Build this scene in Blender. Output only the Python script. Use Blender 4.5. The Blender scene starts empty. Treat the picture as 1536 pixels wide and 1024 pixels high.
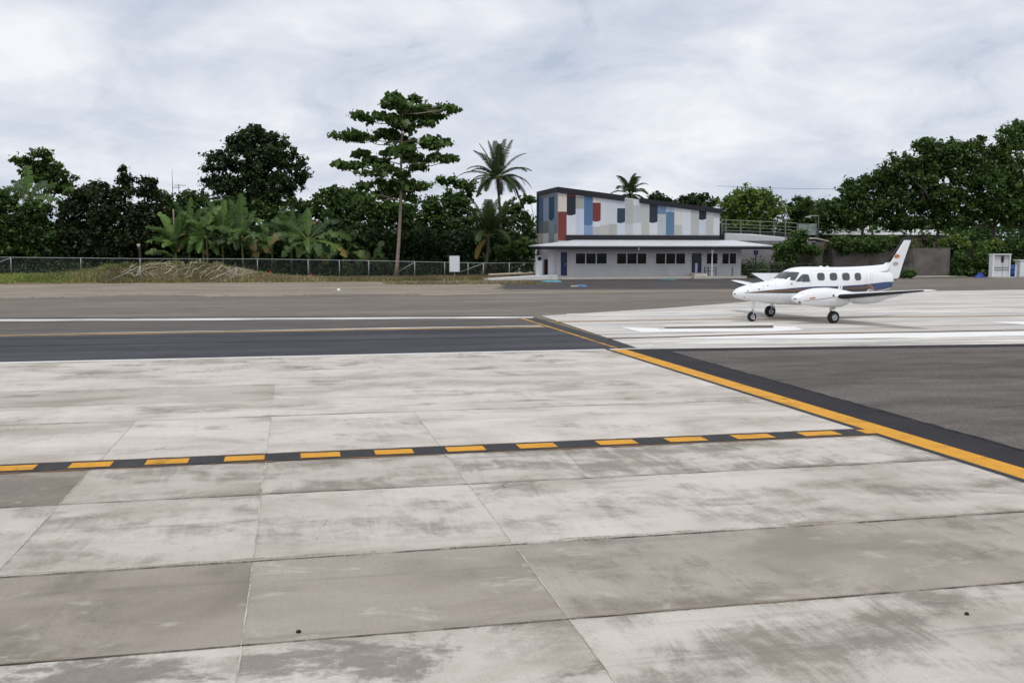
import bpy, math, random
import numpy as np
from mathutils import Vector, Matrix
from mathutils.bvhtree import BVHTree
R = math.radians
rng = np.random.default_rng(7)
random.seed(7)
S = bpy.context.scene
COL = S.collection

# ------------------------------------------------------------------ survey of the site
# the photograph was taken 3 m above the apron; X runs along the runway, Y away from it
FOC, CX, CY, HZ, CAMH = 1500.0, 768.0, 512.0, 375.0, 3.0
PIT = math.atan((CY - HZ) / FOC)
YAW = math.atan(328.0 / FOC)

def ray(px, py):
    x = (px - CX) / FOC; y = -(py - CY) / FOC
    fw = math.cos(PIT) + y * math.sin(PIT); up = -math.sin(PIT) + y * math.cos(PIT)
    return np.array([fw * math.sin(YAW) + x * math.cos(YAW), fw * math.cos(YAW) - x * math.sin(YAW), up])

def G(px, py, z=0.0):                       # surveyed point on the ground
    r = ray(px, py); t = (z - CAMH) / r[2]
    return np.array([0, 0, CAMH]) + r * t

def at(px, py, Y):                          # surveyed point at a known distance Y
    r = ray(px, py)
    return np.array([0, 0, CAMH]) + r * (Y / r[1])

# ------------------------------------------------------------------ helpers
def lin(r, g, b):
    f = lambda c: (c / 255 / 12.92) if c <= 10 else ((c / 255 + 0.055) / 1.055) ** 2.4
    return (f(r), f(g), f(b), 1.0)

def tag(o, label=None, cat=None, group=None, kind=None):
    if label: o['label'] = label
    if cat: o['category'] = cat
    if group: o['group'] = group
    if kind: o['kind'] = kind
    return o

def empty(name, loc=(0, 0, 0), label=None, cat=None, group=None):
    o = bpy.data.objects.new(name, None); COL.objects.link(o)
    o.location = Vector([float(v) for v in loc]); o.empty_display_size = 0.2
    return tag(o, label, cat, group)

class MB:
    """collects faces, builds one mesh object"""
    def __init__(s): s.v = []; s.f = []; s.m = []
    def poly(s, pts, m=0):
        i = len(s.v); s.v += [tuple(float(c) for c in p) for p in pts]
        s.f.append(list(range(i, i + len(pts)))); s.m.append(m); return s
    def grid(s, rows, m=0, wrap=False):
        i = len(s.v); n = len(rows[0])
        for r in rows: s.v += [tuple(float(c) for c in p) for p in r]
        for a in range(len(rows) - 1):
            for b in range(n if wrap else n - 1):
                c = (b + 1) % n
                s.f.append([i + a * n + b, i + a * n + c, i + (a + 1) * n + c, i + (a + 1) * n + b]); s.m.append(m)
        return s
    def box(s, x0, x1, y0, y1, z0, z1, m=0):
        p = [(x0, y0, z0), (x1, y0, z0), (x1, y1, z0), (x0, y1, z0), (x0, y0, z1), (x1, y0, z1), (x1, y1, z1), (x0, y1, z1)]
        i = len(s.v); s.v += p
        for q in ((0, 3, 2, 1), (4, 5, 6, 7), (0, 1, 5, 4), (1, 2, 6, 5), (2, 3, 7, 6), (3, 0, 4, 7)):
            s.f.append([i + k for k in q]); s.m.append(m)
        return s
    def prism(s, pts, d, m=0):              # closed polygon pushed along vector d
        n = len(pts); i = len(s.v); d = np.array(d, float)
        s.v += [tuple(float(c) for c in p) for p in pts] + [tuple(float(c) for c in np.array(p) + d) for p in pts]
        s.f.append([i + k for k in range(n)][::-1]); s.m.append(m)
        s.f.append([i + n + k for k in range(n)]); s.m.append(m)
        for k in range(n):
            l = (k + 1) % n
            s.f.append([i + k, i + l, i + n + l, i + n + k]); s.m.append(m)
        return s
    def tube(s, pts, radii, n=8, m=0, cap=True):
        pts = [np.array(p, float) for p in pts]
        if not hasattr(radii, '__len__'): radii = [radii] * len(pts)
        rows = []; ref = None
        for k, p in enumerate(pts):
            t = pts[min(k + 1, len(pts) - 1)] - pts[max(k - 1, 0)]
            t = t / (np.linalg.norm(t) + 1e-9)
            if ref is None:
                ref = np.array([1.0, 0, 0]) if abs(t[0]) < 0.8 else np.array([0, 1.0, 0])
            u = np.cross(t, ref); u /= np.linalg.norm(u) + 1e-9; w = np.cross(t, u); ref = -np.cross(t, u) if False else ref
            rows.append([p + radii[k] * (math.cos(2 * math.pi * j / n) * u + math.sin(2 * math.pi * j / n) * w) for j in range(n)])
        s.grid(rows, m, wrap=True)
        if cap:
            s.poly(rows[0][::-1], m); s.poly(rows[-1], m)
        return s
    def lathe(s, prof, c, axis, n=24, m=0):   # prof: (radius, offset along axis)
        axis = np.array(axis, float); axis /= np.linalg.norm(axis)
        ref = np.array([0, 0, 1.0]) if abs(axis[2]) < 0.8 else np.array([1.0, 0, 0])
        u = np.cross(axis, ref); u /= np.linalg.norm(u); w = np.cross(axis, u)
        rows = [[np.array(c) + axis * o + r * (math.cos(2 * math.pi * j / n) * u + math.sin(2 * math.pi * j / n) * w) for j in range(n)] for r, o in prof]
        return s.grid(rows, m, wrap=True)
    def build(s, name, mats, parent=None, smooth=False, recalc=True):
        me = bpy.data.meshes.new(name); me.from_pydata(s.v, [], s.f)
        if not isinstance(mats, (list, tuple)): mats = [mats]
        for m in mats: me.materials.append(m)
        if len(mats) > 1: me.polygons.foreach_set('material_index', s.m)
        if recalc:
            import bmesh
            bm = bmesh.new(); bm.from_mesh(me); bmesh.ops.remove_doubles(bm, verts=bm.verts, dist=1e-5) if smooth else None
            bmesh.ops.recalc_face_normals(bm, faces=bm.faces); bm.to_mesh(me); bm.free()
        if smooth: me.polygons.foreach_set('use_smooth', [True] * len(me.polygons))
        me.update()
        o = bpy.data.objects.new(name, me); COL.objects.link(o)
        if parent: o.parent = parent
        return o

# ------------------------------------------------------------------ materials
def new_mat(name):
    m = bpy.data.materials.new(name); m.use_nodes = True
    return m, m.node_tree, m.node_tree.nodes['Principled BSDF']

def N(nt, t, **kw):
    n = nt.nodes.new(t)
    for k, v in kw.items():
        if k in n.inputs: n.inputs[k].default_value = v
        else: setattr(n, k, v)
    return n

def L(nt, a, b): nt.links.new(a, b)

def math_(nt, op, a, b=None, clamp=False):
    n = nt.nodes.new('ShaderNodeMath'); n.operation = op; n.use_clamp = clamp
    for i, v in enumerate((a, b)):
        if v is None: continue
        if hasattr(v, 'links') or hasattr(v, 'is_linked'): L(nt, v, n.inputs[i])
        else: n.inputs[i].default_value = v
    return n.outputs[0]

def coords(nt, scale=(1, 1, 1), rot=(0, 0, 0), src='Object'):
    tc = nt.nodes.new('ShaderNodeTexCoord'); mp = nt.nodes.new('ShaderNodeMapping')
    mp.inputs['Scale'].default_value = scale; mp.inputs['Rotation'].default_value = rot
    L(nt, tc.outputs[src], mp.inputs['Vector']); return mp.outputs['Vector']

def noise(nt, vec, scale=1.0, detail=4, rough=0.6, dist=0.0):
    n = nt.nodes.new('ShaderNodeTexNoise'); n.inputs['Scale'].default_value = scale
    n.inputs['Detail'].default_value = detail; n.inputs['Roughness'].default_value = rough; n.inputs['Distortion'].default_value = dist
    L(nt, vec, n.inputs['Vector']); return n.outputs['Fac']

def ramp(nt, fac, stops):
    r = nt.nodes.new('ShaderNodeValToRGB'); e = r.color_ramp.elements
    e[0].position, e[0].color = stops[0]; e[1].position, e[1].color = stops[-1]
    for p, c in stops[1:-1]:
        k = e.new(p); k.color = c
    L(nt, fac, r.inputs[0]); return r.outputs[0]

def mixc(nt, fac, a, b, mode='MIX'):
    n = nt.nodes.new('ShaderNodeMix'); n.data_type = 'RGBA'; n.blend_type = mode
    for s, v in ((n.inputs[0], fac), (n.inputs[6], a), (n.inputs[7], b)):
        if hasattr(v, 'is_linked'): L(nt, v, s)
        else: s.default_value = v
    return n.outputs[2]

def smooth_(nt, v, lo, hi):
    n = nt.nodes.new('ShaderNodeMapRange'); n.interpolation_type = 'SMOOTHSTEP'
    for s, x in ((n.inputs[0], v), (n.inputs[1], lo), (n.inputs[2], hi)):
        if hasattr(x, 'is_linked'): L(nt, x, s)
        else: s.default_value = x
    return n.outputs[0]

def grey(v): return (v, v, v, 1)

def bump(nt, p, height, strength=0.3, dist=0.02):
    b = nt.nodes.new('ShaderNodeBump'); b.inputs['Strength'].default_value = strength; b.inputs['Distance'].default_value = dist
    L(nt, height, b.inputs['Height']); L(nt, b.outputs[0], p.inputs['Normal'])

def plain(name, rgb, rough=0.6, metal=0.0, var=0.12, scale=3.0, wear=None, coat=0.0, spec=0.5):
    m, nt, p = new_mat(name)
    v = coords(nt); c = lin(*rgb)
    f = noise(nt, v, scale, 6, 0.65)
    lo = tuple(x * (1 - var) for x in c[:3]) + (1,); hi = tuple(min(1, x * (1 + var)) for x in c[:3]) + (1,)
    col = ramp(nt, f, [(0.3, lo), (0.7, hi)])
    if wear:
        w = smooth_(nt, noise(nt, v, scale * 0.6, 8, 0.7, 0.4), 0.55, 0.72)
        col = mixc(nt, math_(nt, 'MULTIPLY', w, wear[1]), col, lin(*wear[0]))
    L(nt, col, p.inputs['Base Color'])
    p.inputs['Roughness'].default_value = rough; p.inputs['Metallic'].default_value = metal
    p.inputs['Coat Weight'].default_value = coat; p.inputs['Specular IOR Level'].default_value = spec
    bump(nt, p, noise(nt, v, scale * 12, 3), 0.08, 0.01)
    return m

def leaf_mat(name, dark, light, trans=0.25):
    m, nt, p = new_mat(name); nt.nodes.remove(p)
    a = N(nt, 'ShaderNodeAttribute', attribute_name='tint')
    col = ramp(nt, a.outputs['Fac'], [(0.0, (*dark, 1)), (0.55, tuple((d + l) / 2.4 for d, l in zip(dark, light)) + (1,)), (1.0, (*light, 1))])
    d = nt.nodes.new('ShaderNodeBsdfDiffuse'); t = nt.nodes.new('ShaderNodeBsdfTranslucent'); g = N(nt, 'ShaderNodeBsdfGlossy', Roughness=0.45)
    L(nt, col, d.inputs[0]); L(nt, mixc(nt, 0.4, col, (*[min(1, x * 1.7) for x in light], 1)), t.inputs[0]); g.inputs[0].default_value = (0.7, 0.75, 0.75, 1)
    m1 = N(nt, 'ShaderNodeMixShader'); m1.inputs[0].default_value = trans
    L(nt, d.outputs[0], m1.inputs[1]); L(nt, t.outputs[0], m1.inputs[2])
    m2 = N(nt, 'ShaderNodeMixShader'); m2.inputs[0].default_value = 0.022
    L(nt, m1.outputs[0], m2.inputs[1]); L(nt, g.outputs[0], m2.inputs[2])
    L(nt, m2.outputs[0], nt.nodes['Material Output'].inputs[0])
    return m

M = {}
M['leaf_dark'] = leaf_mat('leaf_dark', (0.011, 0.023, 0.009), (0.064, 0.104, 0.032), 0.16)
M['leaf_deep'] = leaf_mat('leaf_deep', (0.016, 0.036, 0.010), (0.112, 0.190, 0.044), 0.2)
M['leaf_mid'] = leaf_mat('leaf_mid', (0.020, 0.048, 0.012), (0.130, 0.220, 0.050), 0.25)
M['leaf_light'] = leaf_mat('leaf_light', (0.040, 0.080, 0.014), (0.230, 0.330, 0.075), 0.3)
M['leaf_teak'] = leaf_mat('leaf_teak', (0.022, 0.052, 0.013), (0.145, 0.240, 0.060), 0.25)
M['leaf_banana'] = leaf_mat('leaf_banana', (0.015, 0.042, 0.009), (0.150, 0.262, 0.054), 0.3)
M['leaf_palm'] = leaf_mat('leaf_palm', (0.018, 0.034, 0.012), (0.070, 0.110, 0.036), 0.2)
M['leaf_dry'] = leaf_mat('leaf_dry', (0.13, 0.095, 0.035), (0.36, 0.27, 0.09), 0.3)
M['leaf_rust'] = leaf_mat('leaf_rust', (0.011, 0.020, 0.008), (0.062, 0.076, 0.027), 0.1)
M['grass'] = leaf_mat('grass', (0.085, 0.115, 0.024), (0.32, 0.38, 0.095), 0.2)
M['grass_dry'] = leaf_mat('grass_dry', (0.13, 0.105, 0.055), (0.40, 0.33, 0.18), 0.15)
M['straw'] = leaf_mat('straw', (0.16, 0.135, 0.075), (0.52, 0.45, 0.27), 0.1)
M['bark'] = plain('bark', (96, 86, 76), 0.9, var=0.35, scale=6)
M['bark_pale'] = plain('bark_pale', (140, 128, 113), 0.9, var=0.3, scale=5)
M['bark_dark'] = plain('bark_dark', (52, 46, 40), 0.9, var=0.35, scale=6)
M['stem_banana'] = plain('stem_banana', (112, 118, 70), 0.8, var=0.3, scale=5, wear=((110, 80, 48), 0.8))
M['dry_wood'] = plain('dry_wood', (178, 166, 144), 0.85, var=0.3, scale=6)
M['galv'] = plain('galvanised', (160, 163, 163), 0.5, 0.4, 0.12)
M['white_wall'] = plain('white_wall', (206, 207, 210), 0.75, var=0.05, scale=0.8, wear=((165, 162, 160), 0.4))
M['grey_wall'] = plain('grey_wall', (172, 170, 178), 0.75, var=0.05, scale=0.7, wear=((140, 136, 138), 0.4))
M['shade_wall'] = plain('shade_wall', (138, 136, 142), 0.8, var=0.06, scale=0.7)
M['old_concrete'] = plain('old_concrete', (98, 94, 90), 0.9, var=0.35, scale=0.6, wear=((48, 46, 43), 0.85))
M['pale_concrete'] = plain('pale_concrete', (186, 182, 172), 0.85, var=0.12, scale=1.2, wear=((140, 132, 118), 0.7))
M['navy'] = plain('navy', (22, 25, 34), 0.55, var=0.06)
M['blue_door'] = plain('blue_door', (22, 38, 86), 0.45, var=0.08)
M['brown_door'] = plain('brown_door', (70, 40, 38), 0.5, var=0.1)
M['alu'] = plain('alu_frame', (188, 188, 188), 0.4, 0.3, 0.05)
M['dark_metal'] = plain('dark_metal', (42, 44, 48), 0.5, 0.3)
M['green_metal'] = plain('green_metal', (122, 132, 120), 0.55, 0.1, 0.08)
M['white_paint'] = plain('white_paint', (226, 228, 230), 0.4, var=0.04)
M['bin_blue'] = plain('blue_plastic', (34, 84, 160), 0.4, var=0.08)
M['teal'] = plain('teal_plastic', (72, 136, 152), 0.5, var=0.15)
M['dull_teal'] = plain('dull_teal_plastic', (40, 84, 92), 0.6, var=0.2)
M['tarp_blue'] = plain('tarp_blue', (28, 56, 128), 0.55, var=0.2)
M['dull_blue'] = plain('dull_blue_plastic', (70, 104, 140), 0.6, var=0.2)
M['rubber'] = plain('rubber', (24, 24, 26), 0.75, var=0.15)
M['boot'] = plain('boot_black', (22, 23, 28), 0.5, var=0.08, spec=0.35)
M['red_plastic'] = plain('red_cloth', (190, 60, 62), 0.7, var=0.12)
M['pink_cloth'] = plain('pink_cloth', (190, 96, 100), 0.8, var=0.15)
M['dark_soil'] = plain('dark_soil', (44, 42, 34), 0.95, var=0.4, scale=1.5)
M['soil'] = plain('soil', (104, 90, 62), 0.95, var=0.35, scale=3)

def glass_dark(name, c=(0.008, 0.010, 0.012), rough=0.06, spec=0.22):
    m, nt, p = new_mat(name)
    v = coords(nt); f = noise(nt, v, 1.5, 3)
    L(nt, ramp(nt, f, [(0.3, (*[x * 0.7 for x in c], 1)), (0.7, (*[x * 1.4 for x in c], 1))]), p.inputs['Base Color'])
    p.inputs['Roughness'].default_value = rough; p.inputs['IOR'].default_value = 1.45; p.inputs['Specular IOR Level'].default_value = spec
    return m
M['glass'] = glass_dark('window_glass')
M['glass_plane'] = glass_dark('aircraft_glass', (0.055, 0.068, 0.072), 0.05, 0.8)

# corrugated / ribbed painted sheet with ribs along one axis
def ribbed(name, rgb, axis, pitch, strength=0.6, rough=0.5, wear=0.25, metal=0.0):
    m, nt, p = new_mat(name); v = coords(nt); c = lin(*rgb)
    sep = nt.nodes.new('ShaderNodeSeparateXYZ'); L(nt, v, sep.inputs[0])
    s = math_(nt, 'SINE', math_(nt, 'MULTIPLY', sep.outputs[axis], 2 * math.pi / pitch))
    f = noise(nt, coords(nt, (1, 1, 0.25)), 0.9, 6, 0.65)
    col = ramp(nt, f, [(0.35, tuple(x * (1 - wear) for x in c[:3]) + (1,)), (0.65, c)])
    L(nt, col, p.inputs['Base Color']); p.inputs['Roughness'].default_value = rough; p.inputs['Metallic'].default_value = metal
    bump(nt, p, s, strength, 0.03)
    return m
M['roof_sheet'] = ribbed('white_roof_sheet', (214, 216, 220), 0, 0.3, 0.7, 0.4, 0.12)
M['siding'] = ribbed('painted_siding', (192, 191, 194), 2, 0.28, 0.35, 0.6, 0.1)
M['far_roof'] = ribbed('far_roof_sheet', (225, 226, 228), 0, 0.6, 0.5, 0.4, 0.15)

# --- concrete slabs: tone and dirt differ slab by slab (real weathering), broom marks run across the lanes (Y)
def concrete_mat():
    m, nt, p = new_mat('apron_concrete')
    at_ = lambda nme: N(nt, 'ShaderNodeAttribute', attribute_name=nme).outputs['Fac']
    tone, dirt, seed, strk = at_('tone'), at_('dirt'), at_('seed'), at_('streak')
    tc = nt.nodes.new('ShaderNodeTexCoord')
    cmb = nt.nodes.new('ShaderNodeCombineXYZ'); L(nt, math_(nt, 'MULTIPLY', seed, 7.0), cmb.inputs[2])
    add = nt.nodes.new('ShaderNodeVectorMath'); add.operation = 'ADD'; L(nt, tc.outputs['Object'], add.inputs[0]); L(nt, cmb.outputs[0], add.inputs[1])
    def sc(x, y, rz=0.0):
        mp = nt.nodes.new('ShaderNodeMapping'); mp.inputs['Scale'].default_value = (x, y, 1); mp.inputs['Rotation'].default_value = (0, 0, rz)
        L(nt, add.outputs[0], mp.inputs[0]); return mp.outputs[0]
    speck_ = noise(nt, sc(1, 1), 14.0, 5, 0.7)
    patch = noise(nt, sc(0.50, 0.95), 1.0, 7, 0.56, 0.35)
    patch2 = noise(nt, sc(1.3, 1.7), 1.0, 10, 0.7, 0.3)
    streak = noise(nt, sc(4.0, 0.75, R(7)), 1.0, 8, 0.68, 0.9)
    fine = noise(nt, sc(42.0, 2.2), 1.0, 3, 0.6)
    grain = noise(nt, sc(1, 1), 70.0, 4, 0.75)
    blot = smooth_(nt, math_(nt, 'ADD', noise(nt, sc(0.55, 0.8), 1.0, 10, 0.68, 0.4), math_(nt, 'MULTIPLY', math_(nt, 'SUBTRACT', speck_, 0.5), 0.12)), 0.50, 0.58)
    speck = noise(nt, sc(1, 1), 30.0, 4, 0.6)
    base = mixc(nt, tone, lin(138, 129, 117), lin(209, 202, 194))
    # slow wash of tone
    wash = ramp(nt, noise(nt, sc(0.38, 0.62, R(-6)), 1.0, 8, 0.58, 0.6), [(0.36, (0.70, 0.685, 0.65, 1)), (0.50, (0.95, 0.94, 0.93, 1)), (0.66, (1.08, 1.08, 1.08, 1))])
    base = mixc(nt, 1.0, base, wash, 'MULTIPLY')
    st = math_(nt, 'ADD', patch, math_(nt, 'MULTIPLY', math_(nt, 'SUBTRACT', streak, 0.5), math_(nt, 'MULTIPLY', strk, 0.62)))
    st = math_(nt, 'ADD', st, math_(nt, 'MULTIPLY', math_(nt, 'SUBTRACT', patch2, 0.5), 0.7))
    st = math_(nt, 'ADD', st, math_(nt, 'MULTIPLY', math_(nt, 'SUBTRACT', speck, 0.5), 0.14))
    thr = math_(nt, 'SUBTRACT', 0.69, math_(nt, 'MULTIPLY', dirt, 0.31))
    mk = smooth_(nt, math_(nt, 'SUBTRACT', st, thr), -0.08, 0.22)
    mk = math_(nt, 'MULTIPLY', mk, 0.70)
    dcol = mixc(nt, noise(nt, sc(0.8, 0.8), 1.0, 3), lin(84, 80, 72), lin(122, 114, 100))
    base = mixc(nt, mk, base, dcol)
    base = mixc(nt, math_(nt, 'MULTIPLY', blot, math_(nt, 'MULTIPLY', at_('blot'), 0.82)), base, mixc(nt, speck_, lin(92, 87, 82), lin(142, 133, 123)))
    vor = nt.nodes.new('ShaderNodeTexVoronoi'); vor.feature = 'DISTANCE_TO_EDGE'; vor.inputs['Scale'].default_value = .16
    wv = nt.nodes.new('ShaderNodeVectorMath'); wv.operation = 'ADD'; nz = nt.nodes.new('ShaderNodeTexNoise'); nz.inputs['Scale'].default_value = 1.1; nz.inputs['Detail'].default_value = 6; L(nt, add.outputs[0], nz.inputs['Vector']); L(nt, add.outputs[0], wv.inputs[0]); L(nt, nz.outputs['Color'], wv.inputs[1]); L(nt, wv.outputs[0], vor.inputs['Vector'])
    ck = math_(nt, 'MULTIPLY', math_(nt, 'LESS_THAN', vor.outputs['Distance'], 0.0011), smooth_(nt, patch, 0.50, 0.58))
    vd = nt.nodes.new('ShaderNodeTexVoronoi'); vd.inputs['Scale'].default_value = 1.3; vd.inputs['Randomness'].default_value = 1.0; L(nt, add.outputs[0], vd.inputs['Vector'])
    sepc = nt.nodes.new('ShaderNodeSeparateColor'); L(nt, vd.outputs['Color'], sepc.inputs[0])
    drip = math_(nt, 'MULTIPLY', math_(nt, 'LESS_THAN', math_(nt, 'ADD', vd.outputs['Distance'], math_(nt, 'MULTIPLY', speck, 0.06)), math_(nt, 'ADD', 0.03, math_(nt, 'MULTIPLY', sepc.outputs[1], 0.05))), math_(nt, 'GREATER_THAN', sepc.outputs[0], 0.86))
    base = mixc(nt, math_(nt, 'MULTIPLY', drip, 0.4), base, lin(84, 78, 72))
    tyre = math_(nt, 'MULTIPLY', smooth_(nt, noise(nt, sc(0.05, 3.2, R(3)), 1.0, 3, 0.5, 0.25), 0.60, 0.70), smooth_(nt, noise(nt, sc(0.5, 0.5), 1.0, 5, 0.7), 0.42, 0.62))
    base = mixc(nt, math_(nt, 'MULTIPLY', tyre, 0.30), base, lin(96, 91, 87))
    base = mixc(nt, math_(nt, 'MULTIPLY', ck, 0.55), base, lin(74, 66, 58))
    # second, paler and browner film
    film = smooth_(nt, math_(nt, 'ADD', math_(nt, 'MULTIPLY', patch2, 0.6), math_(nt, 'MULTIPLY', streak, 0.4)), 0.46, 0.66)
    base = mixc(nt, math_(nt, 'MULTIPLY', film, math_(nt, 'ADD', 0.10, math_(nt, 'MULTIPLY', dirt, 0.25))), base, lin(144, 136, 122))
    # white laitance
    wl = smooth_(nt, math_(nt, 'ADD', math_(nt, 'MULTIPLY', noise(nt, sc(0.9, 1.6), 1.3, 7, 0.65, 0.8), 0.8), math_(nt, 'MULTIPLY', streak, 0.2)), 0.56, 0.66)
    base = mixc(nt, math_(nt, 'MULTIPLY', wl, 0.28), base, lin(214, 209, 204))
    base = mixc(nt, 1.0, base, ramp(nt, fine, [(0.25, grey(0.965)), (0.75, grey(1.03))]), 'MULTIPLY')
    base = mixc(nt, 1.0, base, ramp(nt, grain, [(0.25, grey(0.80)), (0.75, grey(1.15))]), 'MULTIPLY')
    L(nt, base, p.inputs['Base Color']); p.inputs['Roughness'].default_value = 0.82; p.inputs['Specular IOR Level'].default_value = 0.3
    h = math_(nt, 'ADD', math_(nt, 'MULTIPLY', fine, 0.3), grain)
    bump(nt, p, h, 0.22, 0.006)
    return m
M['concrete'] = concrete_mat()

def asphalt_mat(name, rgb, rgb2, along=0.05, across=0.6, spot=0.25, wear_rgb=None, wear=0.0, grain=0.25, mid=0.12, rot=0.0):
    m, nt, p = new_mat(name)
    band = noise(nt, coords(nt, (along, across, 1), (0, 0, rot)), 1.0, 7, 0.62)
    pat = noise(nt, coords(nt, (0.25, 0.4, 1)), 1.0, 7, 0.65)
    gr = noise(nt, coords(nt), 45.0, 4, 0.78); g2 = noise(nt, coords(nt), 13.0, 6, 0.78)
    g3 = noise(nt, coords(nt, (0.7, 2.0, 1)), 1.0, 8, 0.75)
    f = math_(nt, 'ADD', math_(nt, 'MULTIPLY', band, 0.6), math_(nt, 'MULTIPLY', pat, 0.4))
    col = ramp(nt, f, [(0.38, lin(*rgb)), (0.62, lin(*rgb2))])
    if wear_rgb:
        w = smooth_(nt, noise(nt, coords(nt, (along * 1.5, across * 1.6, 1), (0, 0, rot)), 1.0, 9, 0.68), 0.50, 0.68)
        col = mixc(nt, math_(nt, 'MULTIPLY', w, wear), col, lin(*wear_rgb))
    for n_, a_ in ((gr, grain), (g2, spot), (g3, mid)):
        col = mixc(nt, 1.0, col, ramp(nt, n_, [(0.3, grey(1 - a_)), (0.7, grey(1 + a_))]), 'MULTIPLY')
    L(nt, col, p.inputs['Base Color']); p.inputs['Roughness'].default_value = 0.88; p.inputs['Specular IOR Level'].default_value = 0.2
    bump(nt, p, gr, 0.4, 0.008)
    return m
M['runway'] = asphalt_mat('runway_asphalt', (50, 51, 56), (74, 74, 79), 0.03, 0.7, 0.1, (100, 98, 97), 0.5, mid=.14)
M['runway_far'] = asphalt_mat('runway_asphalt_worn', (74, 71, 69), (98, 93, 89), 0.03, 0.5, 0.1, (128, 120, 112), 0.45, mid=.14)
M['shoulder'] = asphalt_mat('shoulder_asphalt', (98, 92, 85), (124, 116, 107), 0.03, 0.22, 0.2, (142, 130, 116), 0.5, mid=.2)
M['dirt'] = asphalt_mat('packed_dirt', (116, 108, 97), (148, 138, 124), 0.05, 0.3, 0.25, (170, 155, 126), 0.6, mid=.25)
M['old_asphalt'] = asphalt_mat('old_asphalt', (78, 74, 70), (106, 101, 96), 0.14, 0.4, 0.48, (58, 54, 52), 0.5, 0.62, .22, R(-8))
M['new_asphalt'] = asphalt_mat('new_asphalt', (37, 36, 39), (49, 48, 51), 0.5, 0.2, 0.12, (66, 65, 68), 0.35, 0.35)
M['dark_asphalt'] = asphalt_mat('yard_asphalt', (60, 57, 57), (80, 76, 75), 0.1, 0.3, 0.2, (100, 93, 87), 0.4, mid=.2)
M['far_concrete'] = asphalt_mat('taxiway_concrete', (174, 170, 164), (210, 206, 200), 0.05, 0.6, 0.05, (118, 114, 111), 0.8, 0.08, .06)
M['ground'] = asphalt_mat('earth', (104, 92, 70), (126, 114, 88), 0.2, 0.2, 0.2)

def paint_mat(name, rgb, under, wear=0.4, scale=(3.0, 1.2), gone=None):
    """worn paint: thins to a faded tone, then flakes away and shows the surface below"""
    m, nt, p = new_mat(name)
    n1 = noise(nt, coords(nt, (*scale, 1)), 1.0, 9, 0.72, 0.3); w = smooth_(nt, n1, 0.48, 0.66)
    f2 = noise(nt, coords(nt), 40.0, 3, 0.7)
    col = mixc(nt, math_(nt, 'MULTIPLY', w, wear), lin(*rgb), lin(*under))
    col = mixc(nt, 1.0, col, ramp(nt, f2, [(0.25, grey(0.86)), (0.7, grey(1.06))]), 'MULTIPLY')
    L(nt, col, p.inputs['Base Color']); p.inputs['Roughness'].default_value = 0.65; p.inputs['Specular IOR Level'].default_value = 0.3
    if gone:
        n2 = noise(nt, coords(nt, (scale[0] * .6, scale[1] * .9, 1)), 1.0, 10, 0.75, 0.5)
        g = smooth_(nt, math_(nt, 'ADD', math_(nt, 'MULTIPLY', n2, .75), math_(nt, 'MULTIPLY', f2, .25)), gone[0], gone[1])
        L(nt, math_(nt, 'SUBTRACT', 1.0, math_(nt, 'MULTIPLY', g, gone[2])), p.inputs['Alpha'])
    bump(nt, p, f2, 0.2, 0.005)
    return m
M['p_yellow'] = paint_mat('paint_yellow', (214, 152, 30), (166, 118, 44), 0.55, (2.2, 2.2), gone=(.52, .66, .5))
M['p_yellow_old'] = paint_mat('paint_yellow_faded', (198, 152, 74), (130, 118, 96), 0.7, (0.6, 2.0), (.44, .62, .8))
M['p_ochre'] = paint_mat('paint_ochre_faded', (166, 138, 100), (150, 132, 112), 0.8, (0.4, 2.0), (.42, .62, .85))
M['p_white'] = paint_mat('paint_white', (236, 235, 232), (205, 200, 196), 0.35, (0.35, 1.6), (.54, .66, .8))
M['p_white_old'] = paint_mat('paint_white_worn', (226, 222, 214), (160, 154, 146), 0.6, (0.3, 2.0), (.44, .62, .85))
M['p_black'] = paint_mat('paint_black', (38, 37, 38), (62, 58, 55), 0.6, gone=(.58, .7, .5))
M['p_rust'] = paint_mat('paint_rust_edge', (150, 104, 58), (110, 90, 72), 0.7, gone=(.42, .56, .9))
M['joint'] = paint_mat('joint_sealant', (52, 46, 41), (104, 92, 80), 0.8, (1.6, 1.6), (.46, .60, .75))
M['joint_pale'] = paint_mat('joint_pale', (196, 187, 176), (120, 112, 102), 0.6, (2.6, 2.6), (.46, .60, .8))
M['joint_film'] = paint_mat('joint_brown_film', (150, 135, 116), (180, 168, 154), 0.8, (0.5, 2.5), (.36, .54, .97))
M['rubber_film'] = paint_mat('rubber_film', (70, 67, 66), (104, 100, 98), 0.8, (0.22, 2.4), (.36, .60, 1.0))

# ------------------------------------------------------------------ ground sheets
def sheet(name, pts, z, mat, kind='structure'):
    o = MB().poly([(p[0], p[1], z) for p in pts]).build(name, mat, recalc=False)
    me = o.data
    if me.polygons[0].normal.z < 0: me.flip_normals()
    return tag(o, kind=kind)

sheet('ground', [(-1500, -300), (1500, -300), (1500, 2500), (-1500, 2500)], -0.02, M['ground'])

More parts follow.
